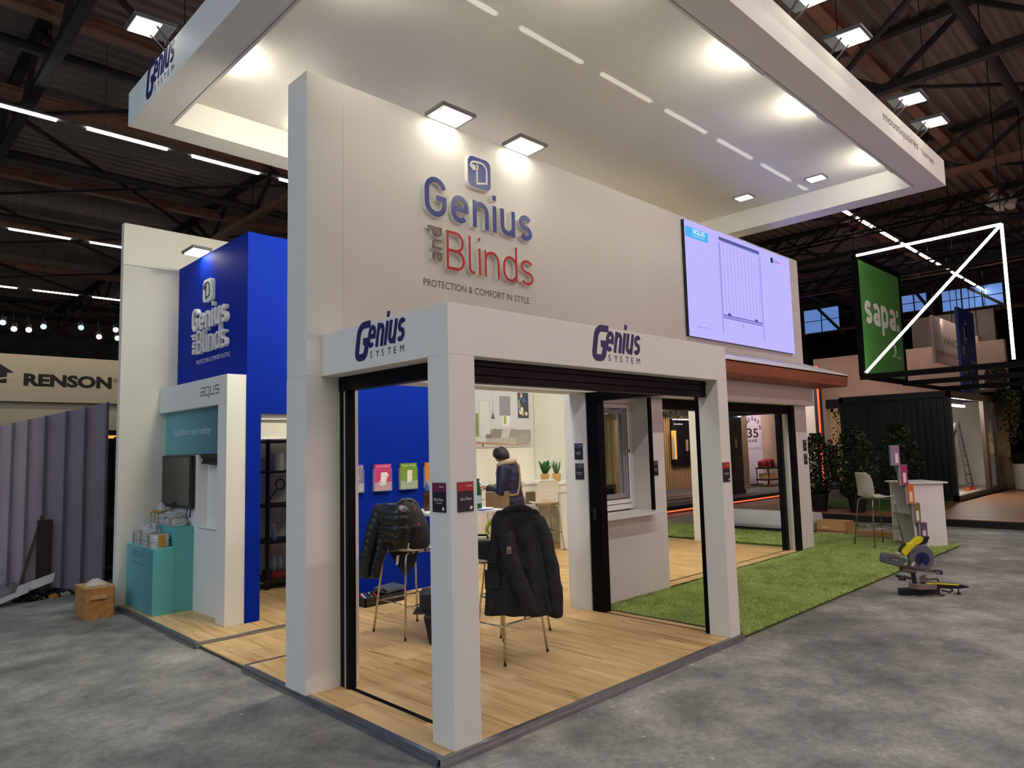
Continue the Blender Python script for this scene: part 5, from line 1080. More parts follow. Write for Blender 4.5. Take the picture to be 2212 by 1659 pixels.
def yframe(x, y0, y1, z0, z1, tt): return MB().box(x, y0, z0, x+.06, y0+tt, z1).box(x, y1-tt, z0, x+.06, y1, z1).box(x, y0, z0, x+.06, y1, z0+tt).box(x, y0, z1-tt, x+.06, y1, z1)
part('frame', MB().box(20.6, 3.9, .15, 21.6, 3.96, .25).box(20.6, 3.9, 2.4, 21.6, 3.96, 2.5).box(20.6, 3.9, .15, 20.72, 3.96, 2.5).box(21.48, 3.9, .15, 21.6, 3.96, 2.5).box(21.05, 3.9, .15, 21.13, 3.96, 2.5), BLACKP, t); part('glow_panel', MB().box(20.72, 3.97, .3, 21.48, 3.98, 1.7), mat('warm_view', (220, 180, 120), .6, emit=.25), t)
part('lettering', txt_mb('E', FR_Y(19.3, 4.29, 2.0), ht=.3), BLACKP, ctn)
ld = thing('step_ladder', 'aluminium step ladder with orange feet standing inside the container', 'ladder', (21.3, 2.5, .15))
for a, b, nm in (((20.95, 2.25, .15), (21.15, 2.45, 2.15), 'rail'), ((21.55, 2.25, .15), (21.35, 2.45, 2.15), 'rail'), ((20.95, 3.0, .15), (21.15, 2.5, 2.1), 'rail'), ((21.55, 3.0, .15), (21.35, 2.5, 2.1), 'rail')): part(nm, MB().bar(a, b, .06, .03), ALU, ld)
for i in range(7): f = (i+.7)/7.6; part('step', MB().box(20.95+.2*f, 2.22+.2*f, .15+2*f, 21.55-.2*f, 2.30+.2*f, .18+2*f), ALU, ld)
for x in (20.95, 21.55): part('foot', MB().box(x-.04, 2.2, .15, x+.04, 2.3, .25), mat('orange_foot', (200, 80, 40), .5), ld)
# hanging pergola sign
sx0, syl, syr, sz0_, sz1_ = 14.493, 2.66, -.22, 3.13, 5.97
pg = thing('pergola_sign', 'black steel frame with green sign panel above the deck', 'sign frame', (15.5, 1.2, 3.1))
for (a, b) in (((sx0, syl, sz0_), (sx0, syl, sz1_)), ((17.5, syl, sz0_), (17.5, syl, sz1_)), ((sx0, syl, sz1_), (17.5, syl, sz1_)), ((sx0, syl, sz0_), (17.5, syl, sz0_)), ((17.5, syl, sz1_), (17.5, syr, sz1_)), ((17.5, syr, sz0_), (17.5, syr, sz1_))): part('frame_tube', MB().bar(a, b, .11, .11), BLACK, pg)
for x in (sx0, 17.5, 20.8, 26): part('beam', MB().bar((x, syl+.05, sz0_-.02), (x, -5.2, sz0_-.02), .09, .12), BLACK, pg)
part('cross_beam', MB().bar((17.5, syl, sz0_-.02), (26, syl, sz0_-.02), .07, .10), BLACK, pg)
part('cross_beam', MB().bar((sx0, -5.2, sz0_-.02), (26, -5.2, sz0_-.02), .07, .10), BLACK, pg)
part('sign_panel', MB().box(14.6, syl-.03, sz0_+.08, 17.45, syl+.03, sz1_-.08), mat('sign_green', (84, 150, 74), .5), pg)
mbx = stroke_word('sapa:', .17, FR_Y(14.84, syl-.031, 4.42), 2.4, .76, .0005, .002, glyph, .075); part('lettering', mbx, PAPER, pg)
part('lettering', txt_mb('By', FR_Y(16.2, syl-.031, 3.80), ht=.1), PAPER, pg); part('sub_logo', MB().prism([(16.5, 3.72), (16.75, 3.74), (16.9, 3.88), (16.84, 4.04), (16.6, 4.10), (16.74, 3.98), (16.76, 3.86), (16.68, 3.77)], FR_Y(0, syl-.031, 0), .0005, .002), PAPER, pg); part('lettering', txt_mb('orlando', FR_Y(16.85, syl-.031, 3.7), wd=.42, ht=.1), PAPER, pg)
NEON = mat('led_tube', (255, 248, 240), .4, emit=9, ecol=(255, 244, 234))
for a, b in (((sx0, syl-.03, sz1_-.02), (sx0, syr, sz1_+.02)), ((sx0, syl-.08, sz0_+.08), (sx0, syr, sz1_+.02)), ((sx0, syr, sz0_+.08), (sx0, syr, sz1_+.02))): part('led_tube', MB().tube([a, b], .03, 8), NEON, pg)
for x, y in ((sx0, syr), (17.5, syr), (17.5, syl), (sx0, syl)): part('suspension_cable', MB().tube([(x, y, sz1_), (x, y, 9.5)], .01, 5), BLACK, pg)
def sign(name, label, u0, v0, u1, v1, Y, m, cat='sign'):
    a, b = px(u0, v0, 'y', Y), px(u1, v1, 'y', Y)
    t = thing(name, label, cat, ((a.x+b.x)/2, Y, min(a.z, b.z))); part('panel', MB().box(a.x, Y, b.z, b.x, Y+.08, a.z), m, t)
    for q in (.1, .9): xx = a.x+(b.x-a.x)*q; part('suspension_cable', MB().tube([(xx, Y+.04, a.z-.02), (xx, Y+.04, 9.72)], .012, 5), BLACK, t)
    return t, a, b
PINKW = mat('pale_pink_board', (214, 190, 176), .6, var=.05, vscale=2)
t, a, b = sign('hanging_sign', 'pale sign board with grey lettering behind the pergola', 2013, 680, 2072, 793, 3.3, PINKW)
L = b.x-a.x; Hh = a.z-b.z
part('lettering', txt_mb('A', FR_Y(a.x+L*.10, 3.3, b.z+Hh*.42), ht=Hh*.18), mat('sign_lime', (150, 180, 60), .5), t); part('lettering', txt_mb('D', FR_Y(a.x+L*.22, 3.3, b.z+Hh*.42), ht=Hh*.18), mat('sign_lime', (150, 180, 60), .5), t)
part('lettering', txt_mb('VANC', FR_Y(a.x+L*.38, 3.3, b.z+Hh*.42), wd=L*.60, ht=Hh*.18), GREYINK, t); part('lettering', txt_mb('WINDOWS & D', FR_Y(a.x+L*.08, 3.3, b.z+Hh*.16), wd=L*.90, ht=Hh*.11), GREYINK, t)
t, a, b = sign('hanging_sign', 'blue printed poster board behind the pergola', 2067, 662, 2118, 862, 2.4, mat('poster_blue', (44, 74, 150), .5, var=.2, vscale=2))
L = b.x-a.x; Hh = a.z-b.z
rr = random.Random(4)
for i in range(9): x = a.x+L*rr.uniform(.05, .4); z = b.z+Hh*rr.uniform(.1, .8); part('printed_shape', MB().box(x, 2.397, z, x+L*.12, 2.399, z+Hh*rr.uniform(.06, .2)), mat('psh%d' % (i % 3), [(170, 170, 90), (150, 160, 190), (200, 196, 190)][i % 3], .5), t)
part('lettering', txt_mb('PERFECTLY', FR_Y(a.x+L*.62, 2.4, b.z+Hh*.40), wd=L*.3, ht=Hh*.03), PAPER, t); part('lettering', txt_mb('SIMPLICITY', FR_Y(a.x+L*.62, 2.4, b.z+Hh*.35), wd=L*.3, ht=Hh*.03), PAPER, t)
t, a, b = sign('hanging_sign', 'plain pale sign board right of the blue poster', 2112, 725, 2146, 800, 2.9, PINKW)
# pots with shrubs
SHR = mat('shrub_leaf', (40, 62, 30), .4, var=.5, vscale=7); STEM = mat('shrub_stem', (84, 66, 48), .8)
def shrub(label, x, y, zb, potr, poth, h, rad, n, seed, potm=BLACKP, stems=5, cat='plant'):
    t = thing('potted_shrub', label, cat, (x, y, zb), group='shrubs on the deck')
    part('pot', MB().lathe([(potr*.72, 0), (potr, poth), (potr*1.04, poth), (potr*.96, poth-.02), (potr*.9, poth-.03)], (x, y, zb), 18), potm, t)
    rr = random.Random(seed); ms = MB(); tips = []
    for i in range(stems):
        a = rr.uniform(0, 6.28); q = rad*rr.uniform(.2, .7); tp = (x+q*math.cos(a), y+q*math.sin(a), zb+poth+h*rr.uniform(.6, .95))
        ms.tube([(x+.05*math.cos(a), y+.05*math.sin(a), zb+poth-.05), (x+q*.5*math.cos(a), y+q*.5*math.sin(a), zb+poth+h*.4), tp], [.014, .01, .005], 5)
    part('stems', ms, STEM, t)
    ml = MB()
    for i in range(n):
        a = rr.uniform(0, 6.28); v = rr.random(); e = rad*(.35+.65*math.sin(math.pi*min(1, v*.9+.12)))*math.sqrt(rr.random())
        c = Vector((x+e*math.cos(a), y+e*math.sin(a), zb+poth+h*v)); d = Vector((rr.uniform(-1, 1), rr.uniform(-1, 1), rr.uniform(-.5, .7))).normalized(); s = d.cross(Vector((rr.uniform(-1, 1), rr.uniform(-1, 1), 1))).normalized(); l = rr.uniform(.06, .11)
        ml.add([c-d*l*.5, c+s*l*.3, c+d*l*.6, c-s*l*.3], [(0, 1, 2, 3)])
    part('foliage', ml, SHR, t, kind='stuff')
    return t
shrub('dark leafy shrub in black pot next to the far white pier', 13.75, 3.52, .1, .20, .40, 1.35, .36, 1700, 1)
shrub('dark leafy shrub in black pot behind the white bar stool', 13.75, 2.70, .1, .20, .36, 1.5, .48, 2600, 2)
pp = px(1945, 1050, 'x', 15.2)
shrub('dark leafy shrub behind the brochure stand', 15.2, pp.y, .125, .17, .4, 1.5, .5, 1900, 3)
pp = px(1822, 1000, 'x', 19.5); shrub('tall slender tree in a pot left of the container', 19.5, pp.y, -.05, .2, .5, 2.2, .4, 420, 6)
t = shrub('round shrub in tall white pot at the right picture edge', 23.2, 1.35, .1, .26, .75, .3, .36, 260, 4, mat('white_pot', (206, 198, 186), .5)); t2 = shrub('slim white pot with grass seen through the container door glass', 24.6, 2.5, .1, .2, .8, .5, .2, 200, 5, mat('white_pot', (206, 198, 186), .5))
iv = solo('hanging_ivy', MB(), SHR, 'x', 'plant', (23.4, 1.5, 2.9)) if False else None
ml = MB(); rr = random.Random(21)
for i in range(1500):
    u = rr.random(); c = Vector((22.2+2.0*rr.random(), 1.62-.25*rr.random(), 3.05-1.7*u*u*(.3+.7*rr.random()))); d = Vector((rr.uniform(-1, 1), rr.uniform(-1, .3), rr.uniform(-1, .3))).normalized(); s = d.cross(Vector((.3, 1, .2))).normalized(); l = rr.uniform(.07, .13)
    ml.add([c-d*l*.5, c+s*l*.35, c+d*l*.6, c-s*l*.35], [(0, 1, 2, 3)])
solo('hanging_ivy', ml, SHR, 'trailing ivy over the corner of the black container', 'plant', (23.2, 1.5, 1.3), kind='stuff')
ml = MB()
for i in range(700):
    p = px(rr.uniform(2128, 2175), rr.uniform(795, 838), 'y', rr.uniform(1.8, 2.2)); d = Vector((rr.uniform(-1, 1), rr.uniform(-1, 1), rr.uniform(-1, 1))).normalized(); s = d.cross(Vector((.3, 1, .2))).normalized(); l = rr.uniform(.07, .13)
    ml.add([p-d*l*.5, p+s*l*.35, p+d*l*.6, p-s*l*.35], [(0, 1, 2, 3)])
solo('hanging_foliage', ml, SHR, 'leafy foliage hanging between the pergola beams', 'plant', kind='stuff')
# ---- pink-lit stand behind
PK = mat('beige_plaster_wall', (196, 168, 152), .7, var=.14, vscale=2.5); PK2 = mat('pale_plaster', (214, 204, 196), .7)
bw = thing('far_stand', 'pinkish plaster stand building behind the container', 'stand building', (26.5, 5, -.05))
part('header_wall', MB().box(26, 2.0, 3.3, 26.3, 8.45, 4.97), PK, bw); part('upper_wall', MB().box(27.5, 2.5, 3.3, 27.8, 5.2, 6.3), mat('grey_upper', (120, 108, 104), .7), bw)
part('post', MB().box(26, 8.05, -.05, 26.25, 8.4, 3.3), PK2, bw); part('rear_wall', MB().box(30, 4.4, -.05, 30.2, 10.5, 3.3), mat('warm_wall', (222, 186, 150), .7), bw); part('ceiling', MB().box(26.3, 4.4, 3.2, 30, 8.4, 3.3), DARK, bw)
part('dark_soffit', MB().box(25.95, 4.4, 2.95, 26.3, 8.05, 3.3), BLACKP, bw)
part('window', MB().box(29.94, 6.3, .6, 30, 8.2, 2.1), mat('dark_wood_view', (96, 70, 56), .6, var=.4, vscale=3), bw)
for i in range(3): p_ = px(1782+i*16, 878, 'x', 27); part('spot', MB().tube([p_, p_+Vector((-.1, 0, -.22))], .06, 8), BLACKP, bw)
area('sign_board_fill', (25.2, 2.75, 6.6), (25.2, 3.3, 4.6), 2.5, .2, 26, (1, .86, .78))  # unseen area light added to brighten the hanging sign boards
area('far_stand_facade_lamps', (23.5, 5, 5.6), (26, 5.5, 4.2), 4, .3, 24, (1, .72, .66))
area('far_stand_lamps', (27.5, 6.4, 3.1), (29.5, 6.4, 1.2), 1.5, 2, 150, (1, .78, .55))
rw_ = thing('warm_stand', 'warm-lit beige stand with dark framed doors at the right picture edge', 'stand building', (30, -1, -.05))
WB = mat('warm_beige_wall', (220, 190, 160), .7)
part('front_wall', MB().box(29, -6, -.05, 29.2, 1.9, 3.3), WB, rw_); part('white_column', MB().box(28.4, 1.55, -.05, 28.7, 1.9, 3.3), PK2, rw_); part('cornice', MB().box(28.3, -6, 3.3, 29.3, 2.0, 3.7), BLACKP, rw_)
for y in (-.1, -1.9, -3.7):
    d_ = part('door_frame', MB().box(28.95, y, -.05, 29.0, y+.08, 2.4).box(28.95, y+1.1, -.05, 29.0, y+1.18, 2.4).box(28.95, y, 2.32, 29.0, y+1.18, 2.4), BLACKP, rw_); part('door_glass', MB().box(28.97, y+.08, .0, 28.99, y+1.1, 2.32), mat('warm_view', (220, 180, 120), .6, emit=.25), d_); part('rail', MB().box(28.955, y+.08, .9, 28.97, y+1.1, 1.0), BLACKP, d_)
area('warm_stand_lamps', (27.2, -1.5, 3.6), (29, -1.2, 1.4), 4, .3, 70, (1, .8, .6))
py = thing('led_pylon', 'beige pylon edged with a glowing red LED line', 'pylon', (22.9, 7.6, -.05))
part('pylon', MB().box(22.95, 7.25, -.05, 23.3, 8.35, 4.3), PK2, py); part('black_edge', MB().box(22.9, 7.12, -.05, 23.3, 7.25, 4.3), BLACKP, py)
RLED = mat('red_led', (255, 70, 40), .5, emit=3.0, ecol=(255, 62, 34))
part('led_line', MB().box(22.90, 7.08, -.02, 22.94, 7.13, 4.3), RLED, py); part('led_line', MB().box(22.90, 7.08, 4.3, 22.94, 8.35, 4.36), RLED, py)
# ---- stand seen through the door openings (edge with red LED line)
GF = mat('grey_carpet', (74, 70, 72), .9, var=.1)
os_ = thing('neighbour_platform', 'dark raised platform with red LED edge seen through the door', 'platform', (16, 9.5, -.05))
part('deck', MB().box(9.0, 6.80, -.05, 25, 13, .13), GF, os_); part('edge', MB().box(9.0, 6.76, .04, 25, 6.80, .14), BLACKP, os_); part('led_line', MB().box(9.0, 6.755, .015, 21.5, 6.785, .04), mat('orange_led', (255, 110, 60), .5, emit=3, ecol=(255, 84, 44)), os_)
for y in (7.6, 8.3, 9.0): part('floor_line', MB().box(12, y, .13, 18.6, y+.03, .134), mat('orange_floor_glow', (200, 130, 80), .5, emit=.35), os_)  # glowing strips put in for the orange LED light on the floor
SLW = mat('slatted_wood', (150, 118, 84), .7, var=.25, vscale=40, stretch=(1, 1, .02))
sw = thing('slat_wall', 'vertical wood slat wall with dark display window across the aisle', 'wall panel', (18.5, 10.6, .13))
part('slats', MB().box(15.5, 10.6, .13, 21.2, 10.7, 2.92), SLW, sw)
for i in range(36): part('slat', MB().box(16.6+i*.13, 10.57, .13, 16.6+i*.13+.085, 10.6, 2.92), SLW, sw)
a, b = px(1447, 906, 'y', 10.55), px(1493, 1002, 'y', 10.55)
dw = thing('display_window', 'dark framed display window with glowing cabinet in the slat wall', 'window', ((a.x+b.x)/2, 10.5, b.z)); part('panel', MB().box(a.x, 10.45, b.z, b.x+.3, 10.56, a.z), mat('dark_glass_panel', (16, 17, 22), .2), dw)
a2, b2 = px(1450, 930, 'y', 10.44), px(1463, 992, 'y', 10.44)
part('lit_niche', MB().box(a2.x, 10.44, b2.z, b2.x, 10.45, a2.z), mat('amber_display', (210, 150, 70), .5, emit=.7, var=.6, vscale=8), dw); part('figure', MB().prism([(a2.x, b2.z), (a2.x+.16, b2.z), (a2.x+.16, b2.z+.6), (a2.x+.06, b2.z+.8), (a2.x, b2.z+.8)], FR_Y(0, 10.44, 0), .001, .004), mat('grey_figure', (150, 146, 140), .6), dw)
a3 = px(1482, 962, 'y', 10.44); part('wood_plate', MB().box(a3.x, 10.44, a3.z-.2, a3.x+.15, 10.45, a3.z+.2), SLW, dw); part('light_strip', MB().box(a.x, 10.43, a.z-.02, b.x+.3, 10.45, a.z+.01), mat('cool_strip', (200, 225, 255), .5, emit=2.5), dw)
part('lettering', txt_mb('Grow op full value', FR_Y(a.x+.08, 10.445, a.z-.20), wd=.55, ht=.06), mat('lit_letter', (230, 240, 255), .5, emit=1), dw)
ml = MB()
for i in range(500):
    p = px(rr.uniform(1430, 1500), rr.uniform(868, 893), 'y', 10.5); p.z += rr.uniform(-.1, .1); d = Vector((rr.uniform(-.5, .5), rr.uniform(-.5, .5), -1)).normalized(); s = d.cross(Vector((.3, 1, .2))).normalized(); l = rr.uniform(.1, .3)
    ml.add([p, p+s*.02+d*l*.5, p+d*l, p-s*.02+d*l*.5], [(0, 1, 2, 3)])
solo('hanging_moss', ml, mat('dark_moss', (34, 32, 26), .9), 'dark hanging moss above the slat wall', 'plant', kind='stuff')
dc_x0 = 16.1
dc = thing('dark_cabinet', 'tall dark display cabinet with wooden plate across the aisle', 'cabinet', (16.8, 7.7, .13)); part('body', MB().box(dc_x0, 7.5, .13, 17.9, 8.2, 2.55), mat('charcoal_cabinet', (24, 26, 32), .4), dc); part('plinth', MB().box(dc_x0-.02, 7.47, .13, 17.93, 8.23, .25), BLACKP, dc); part('door_line', MB().box(16.4, 7.495, .3, 16.42, 7.5, 2.4), DARK, dc)
a = px(1588, 958, 'y', 7.49); part('wood_plate', MB().box(a.x, 7.488, a.z-.13, a.x+.14, 7.5, a.z+.14), SLW, dc); p_ = px(1597, 901, 'y', 7.45); part('lamp', MB().lathe([(.05, 0), (.05, .04)], p_, 10), mat('cool_strip', (200, 225, 255), .5, emit=6), dc)
part('door_handle', MB().tube([px(1600, 950, 'y', 7.45), px(1602, 985, 'y', 7.45)], .012, 6), CHROME, dc)
mp_ = solo('timber_post', MB().box(19.85, 8.55, .13, 20.32, 8.7, 3.3).box(19.8, 8.5, .13, 20.37, 8.75, .2), mat('brown_post', (122, 98, 80), .7, var=.1), 'brown wooden post left of the anniversary banner', 'post')
bnr = thing('banner', 'pale lilac banner with black anniversary lettering', 'banner', (21.7, 9.0, .3)); part('cloth', MB().box(20.95, 9.0, .2, 22.28, 9.03, 3.3), mat('lilac_cloth', (206, 198, 214), .7), bnr)
for i, c in enumerate('OMEGATON'):
    an = R(152-i*20.5); cx_, cz_, r_ = 21.62, 1.95, .56; up_ = Vector((math.cos(an), 0, math.sin(an)*.95)); rt_ = Vector((math.sin(an), 0, -math.cos(an)))
    if i < 7: part('lettering', txt_mb(c, (Vector((cx_, 8.999, cz_))+up_*r_-rt_*.075, rt_, up_), ht=.16, bold=.045), BLACKP, bnr)
part('lettering', txt_mb('35', FR_Y(21.18, 9.0, 1.86), wd=.85, ht=.34, bold=.02), BLACKP, bnr); part('lettering', txt_mb('JAAR', FR_Y(21.10, 9.0, 1.66), wd=.85, ht=.14, bold=.01), BLACKP, bnr); part('lettering', txt_mb('VOOR MORGEN', FR_Y(21.25, 9.0, 1.42), wd=.98, ht=.09), mat('lilac_ink', (130, 122, 150), .6), bnr)
solo('plaster_wall', MB().box(22.3, 9.06, .13, 24.9, 9.2, 3.6).box(22.3, 9.05, .13, 24.9, 9.06, .2), PK, 'beige plaster wall right of the lilac banner', 'wall panel')
area('slat_wall_fill', (18.2, 8.4, 4.2), (18.8, 10.6, 1.4), 4, .3, 170, (1, .86, .7))  # unseen area light added because the slat wall came out dark
area('banner_fill', (21.5, 7.0, 4.4), (22.2, 9.0, 1.6), 3, .3, 90, (1, .82, .8))  # unseen area light added to brighten banner and plaster wall
RED = mat('red_bag', (120, 24, 28), .6)
def trolley(label, x, y, load):
    t = thing('tool_trolley', label, 'trolley', (x, y, .13), group='trolleys across the aisle')
    for z in (.35, .75): part('tray', MB().box(x-.45, y-.25, z, x+.45, y+.25, z+.05), BLACKP, t)
    for dx in (-.42, .42):
        for dy in (-.22, .22): part('post', MB().tube([(x+dx, y+dy, .18), (x+dx, y+dy, .78)], .018, 6), BLACKP, t); part('castor', MB().lathe([(.05, 0), (.05, .06)], (x+dx, y+dy, .13), 8), mat('red_castor', (150, 40, 30), .5), t)
    part('push_handle', MB().tube([(x-.42, y-.22, .78), (x-.55, y-.22, 1.05), (x-.15, y-.22, 1.08), (x-.02, y-.22, .8)], .02, 6), BLACKP, t)
    if load: part('load', MB().obox((x-.1, y, .93), (.28, 0, .04), (0, .2, 0), (-.02, 0, .13)), RED, t, bevel=.05); part('load', MB().obox((x+.22, y, .88), (.18, 0, -.03), (0, .18, 0), (0, 0, .09)), mat('grey_case', (110, 104, 100), .5), t, bevel=.02); part('load', MB().box(x-.3, y-.2, .4, x+.2, y+.2, .58), CARD, t)
    else: part('load', MB().box(x-.3, y-.22, .8, x+.4, y+.22, .92).box(x-.1, y-.2, .4, x+.3, y+.2, .56), BLACKP, t, bevel=.03)
trolley('black tool trolley loaded with red bag before the banner', 21.5, 8.45, True); trolley('black tool trolley with raised push handle beside the loaded one', 22.5, 8.0, False)
# ================================================================== HALL ROOF
RF = mat('dark_roof_deck', (150, 134, 126), .8, var=.25, vscale=.6); RB = mat('rusty_steel', (150, 110, 92), .75, var=.3, vscale=2); RD = mat('dark_steel', (52, 48, 48), .7, var=.2, vscale=3)
mb = MB(); zr = 9.7; y = -26; k = 0
while y < 60:
    a, b = (zr, zr+.09) if k % 2 else (zr+.09, zr)
    wds = [.10, .06, .10, .06][k % 4]
    z0, z1 = [(zr, zr), (zr, zr+.09), (zr+.09, zr+.09), (zr+.09, zr)][k % 4]
    o = len(mb.v); mb.v += [(-30, y, z0), (60, y, z0), (60, y+wds, z1), (-30, y+wds, z1)]; mb.f.append((o, o+1, o+2, o+3)); y += wds; k += 1
solo('ceiling', mb, RF, 'dark corrugated steel roof deck of the exhibition hall', 'ceiling', (15, 17, zr), kind='structure')
def girder(label, y, z, w_, m, x0=-12, x1=48, kind='beam'):
    t = thing('roof_girder', label, 'girder', ((x0+x1)/2, y, z))
    part('upper_flange', MB().box(x0, y-w_/2, z+.22, x1, y+w_/2, z+.26), m, t); part('web', MB().box(x0, y-.012, z+.03, x1, y+.012, z+.22), m, t); part('lower_flange', MB().box(x0, y-w_/2, z, x1, y+w_/2, z+.04), m, t)
for y, lb in ((1.2, 'rust-brown roof girder above the right canopy edge'), (-2.4, 'rust-brown roof girder near the upper right picture corner'), (5.2, 'rust-brown roof girder right of the ceiling light line'), (9.9, 'dark roof girder high over the left canopy corner'), (13.5, 'rust-brown roof girder left, above the light strip'), (18.2, 'rust-brown roof girder left, below the first light strip'), (23.0, 'rust-brown roof girder left, over the second light strip'), (28.5, 'farthest rust-brown roof girder at the left')): girder(lb, y, 8.95, .22, RB)
for y, lb in ((10.7, 'thick dark pipe running along the roof at the upper left'), (16.0, 'dark pipe under the roof between the light strips'), (21.2, 'thin dark pipe under the far left roof'), (-.6, 'thick dark duct under the roof at the upper right')):
    t = thing('roof_pipe', lb, 'pipe', (18, y, 8.7)); part('pipe', MB().tube([(-12, y, 8.75), (48, y, 8.75)], .10, 10), RD, t, smooth=True)
    for x in range(0, 40, 6): part('hanger', MB().box(x, y-.01, 8.85, x+.03, y+.01, 9.6), RD, t)
bmesh_cache = {}
def bar_obj(name, a, b, w_, m, parent):
    a, b = Vector(a), Vector(b); L_ = (b-a).length; key = (round(L_, 2), w_, m.name)
    if key not in bmesh_cache: bmesh_cache[key] = mesh_of(MB().box(-w_/2, -w_/2, 0, w_/2, w_/2, L_), name, m)
    o = bpy.data.objects.new(name, bmesh_cache[key]); COL.objects.link(o); o.parent = parent
    o.matrix_local = INV[parent] @ Matrix.Translation(a) @ (b-a).to_track_quat('Z', 'Y').to_matrix().to_4x4()
    return o
for i, x in enumerate(range(0, 43, 6)):
    nm = ['nearest', 'second', 'third', 'fourth', 'fifth', 'sixth', 'seventh', 'farthest'][i]
    t = thing('roof_truss', nm+' cross truss under the hall roof', 'truss', (x, 14, 8.4))
    part('bottom_chord', MB().box(x-.09, -8, 8.4, x+.09, 40, 8.56), RB if i % 2 else RD, t); part('top_chord', MB().box(x-.09, -8, 9.5, x+.09, 40, 9.64), RD, t)
    for j in range(16):
        y = -8+j*3; bar_obj('brace', (x, y, 8.48), (x, y+1.5, 9.56), .09, RD, t); bar_obj('brace', (x, y+1.5, 9.56), (x, y+3, 8.48), .09, RD, t)
for i, x in enumerate(range(0, 36, 6)):
    t = thing('roof_bracing', ['nearest', 'second', 'third', 'fourth', 'fifth', 'farthest'][i]+' bay of crossed bracing rods under the roof', 'bracing', (x+3, 12, 8.9))
    for j in range(7):
        y = -4+j*6; bar_obj('rod', (x, y, 8.9), (x+6, y+6, 8.9), .08, RD, t); bar_obj('rod', (x+6, y, 8.86), (x, y+6, 8.86), .06, RD, t)
# strip lamps
STR = mat('strip_lamp_glow', (255, 250, 238), .4, emit=20, ecol=(255, 249, 236)); STH = mat('strip_lamp_body', (120, 116, 112), .5)
def strip(label, x, y, ln=1.45):
    t = thing('strip_lamp', label, 'strip lamp', (x+ln/2, y, 8.0), group='hall strip lamps')
    part('tube_cover', MB().box(x, y-.035, 7.985, x+ln, y+.035, 8.02), STR, t); part('body', MB().box(x-.2, y-.06, 8.02, x+ln+.2, y+.06, 8.06), STH, t)
    part('wire', MB().box(x+.3, y-.004, 8.06, x+.31, y+.004, 9.79), RD, t)
ORD = ['first', 'second', 'third', 'fourth', 'fifth', 'sixth', 'seventh', 'eighth', 'ninth', 'tenth', 'eleventh', 'twelfth', 'thirteenth', 'fourteenth', 'fifteenth', 'sixteenth', 'seventeenth', 'eighteenth']
for y, n0, n1, lb in ((11.69, -1, 3, 'strip lamp from the left in the upper left light line'), (3.84, 0, 4, 'strip lamp from the left of the line showing through the canopy fabric'), (3.84, 4, 17, 'strip lamp of the light line beyond the canopy, counted from the canopy'), (19.68, -1, 3, 'strip lamp from the left in the lower left light line'), (27.5, -1, 3, 'strip lamp from the left in the faint farthest left light line')):
    for k in range(n0, n1): strip(ORD[k-n0]+' '+lb, .836+k*1.953, y)
# stage lamps over the left neighbour
TR = thing('lighting_truss', 'black lighting truss over the left neighbour stand', 'truss', (2, 14, 4.6))
for dy, dz in ((0, 0), (.3, 0), (0, .3), (.3, .3)): part('chord', MB().tube([(-8, 14+dy, 4.7+dz), (6, 14+dy, 4.7+dz)], .025, 6), BLACK, TR)
for k in range(28): x = -8+k*.5; bar_obj('lacing', (x, 14, 4.7), (x+.5, 14, 5.0), .02, BLACK, TR)
for u, v, warm, lb in ((6, 697, 0, 'cool stage lamp at the left picture edge'), (30, 711, 1, 'first warm stage lamp over the neighbour fascia'), (62, 713, 1, 'second warm stage lamp over the neighbour fascia'), (94, 706, 0, 'cool stage lamp right of the warm pair'), (175, 708, 0, 'cool stage lamp over the middle of the fascia'), (214, 728, 1, 'warm stage lamp above the end of the bold lettering'), (250, 713, 1, 'warm stage lamp close to the white wall edge'), (254, 731, 1, 'lowest warm stage lamp by the white wall edge')):
    p = px(u, v, 'y', 13.9); t = thing('stage_lamp', lb, 'stage lamp', p, group='stage lamps')
    d = Vector((-.15, -.8, -.45)).normalized()
    part('can', MB().tube([p-d*.25, p-d*.02], [.05, .065], 12), BLACKP, t); part('lens', MB().tube([p-d*.02, p], .055, 12), mat('stage_warm' if warm else 'stage_cool', (255, 214, 170) if warm else (150, 195, 255), .4, emit=2.6), t); part('yoke', MB().tube([p-d*.15, (p.x, 14.0, 4.7)], .015, 6), BLACKP, t)
area('neighbour_fascia_lamps', (.3, 10.8, 4.3), (.3, 12, 3.2), 4, .2, 16, (1, .86, .66))
# lighting trusses and spot lamps at the right
for lb, a, b in (('black lighting truss above the pergola sign', (17.0, 6, 7.2), (17.0, -6, 7.2)), ('black lighting truss beyond the pergola sign', (22.5, 9, 7.0), (22.5, -6, 7.0))):
    t = thing('lighting_truss', lb, 'truss', a); a, b = Vector(a), Vector(b); n = 22
    for dx, dz in ((0, 0), (.4, 0), (.2, .4)): part('chord', MB().tube([a+Vector((dx, 0, dz)), b+Vector((dx, 0, dz))], .03, 6), BLACK, t)
    for k in range(n):
        p, q = a.lerp(b, k/n), a.lerp(b, (k+1)/n); bar_obj('lacing', p, q+Vector((.2, 0, .4)), .025, BLACK, t); bar_obj('lacing', p+Vector((.4, 0, 0)), q+Vector((.2, 0, .4)), .025, BLACK, t)
for u, v, lb in ((2146, 428, 'left white-hooded spot lamp below the roof truss'), (2164, 437, 'middle white-hooded spot lamp below the roof truss'), (2188, 432, 'right white-hooded spot lamp below the roof truss')):
    p = px(u, v, 'x', 17.2); t = thing('spot_lamp', lb, 'spot lamp', p); part('hood', MB().tube([p+Vector((0, 0, .12)), p, p+Vector((-.1, .05, -.16))], [.05, .09, .11], 10), mat('white_hood', (190, 180, 172), .5), t); part('stalk', MB().tube([p+Vector((0, 0, .12)), (p.x, p.y, 7.2)], .012, 5), BLACK, t)
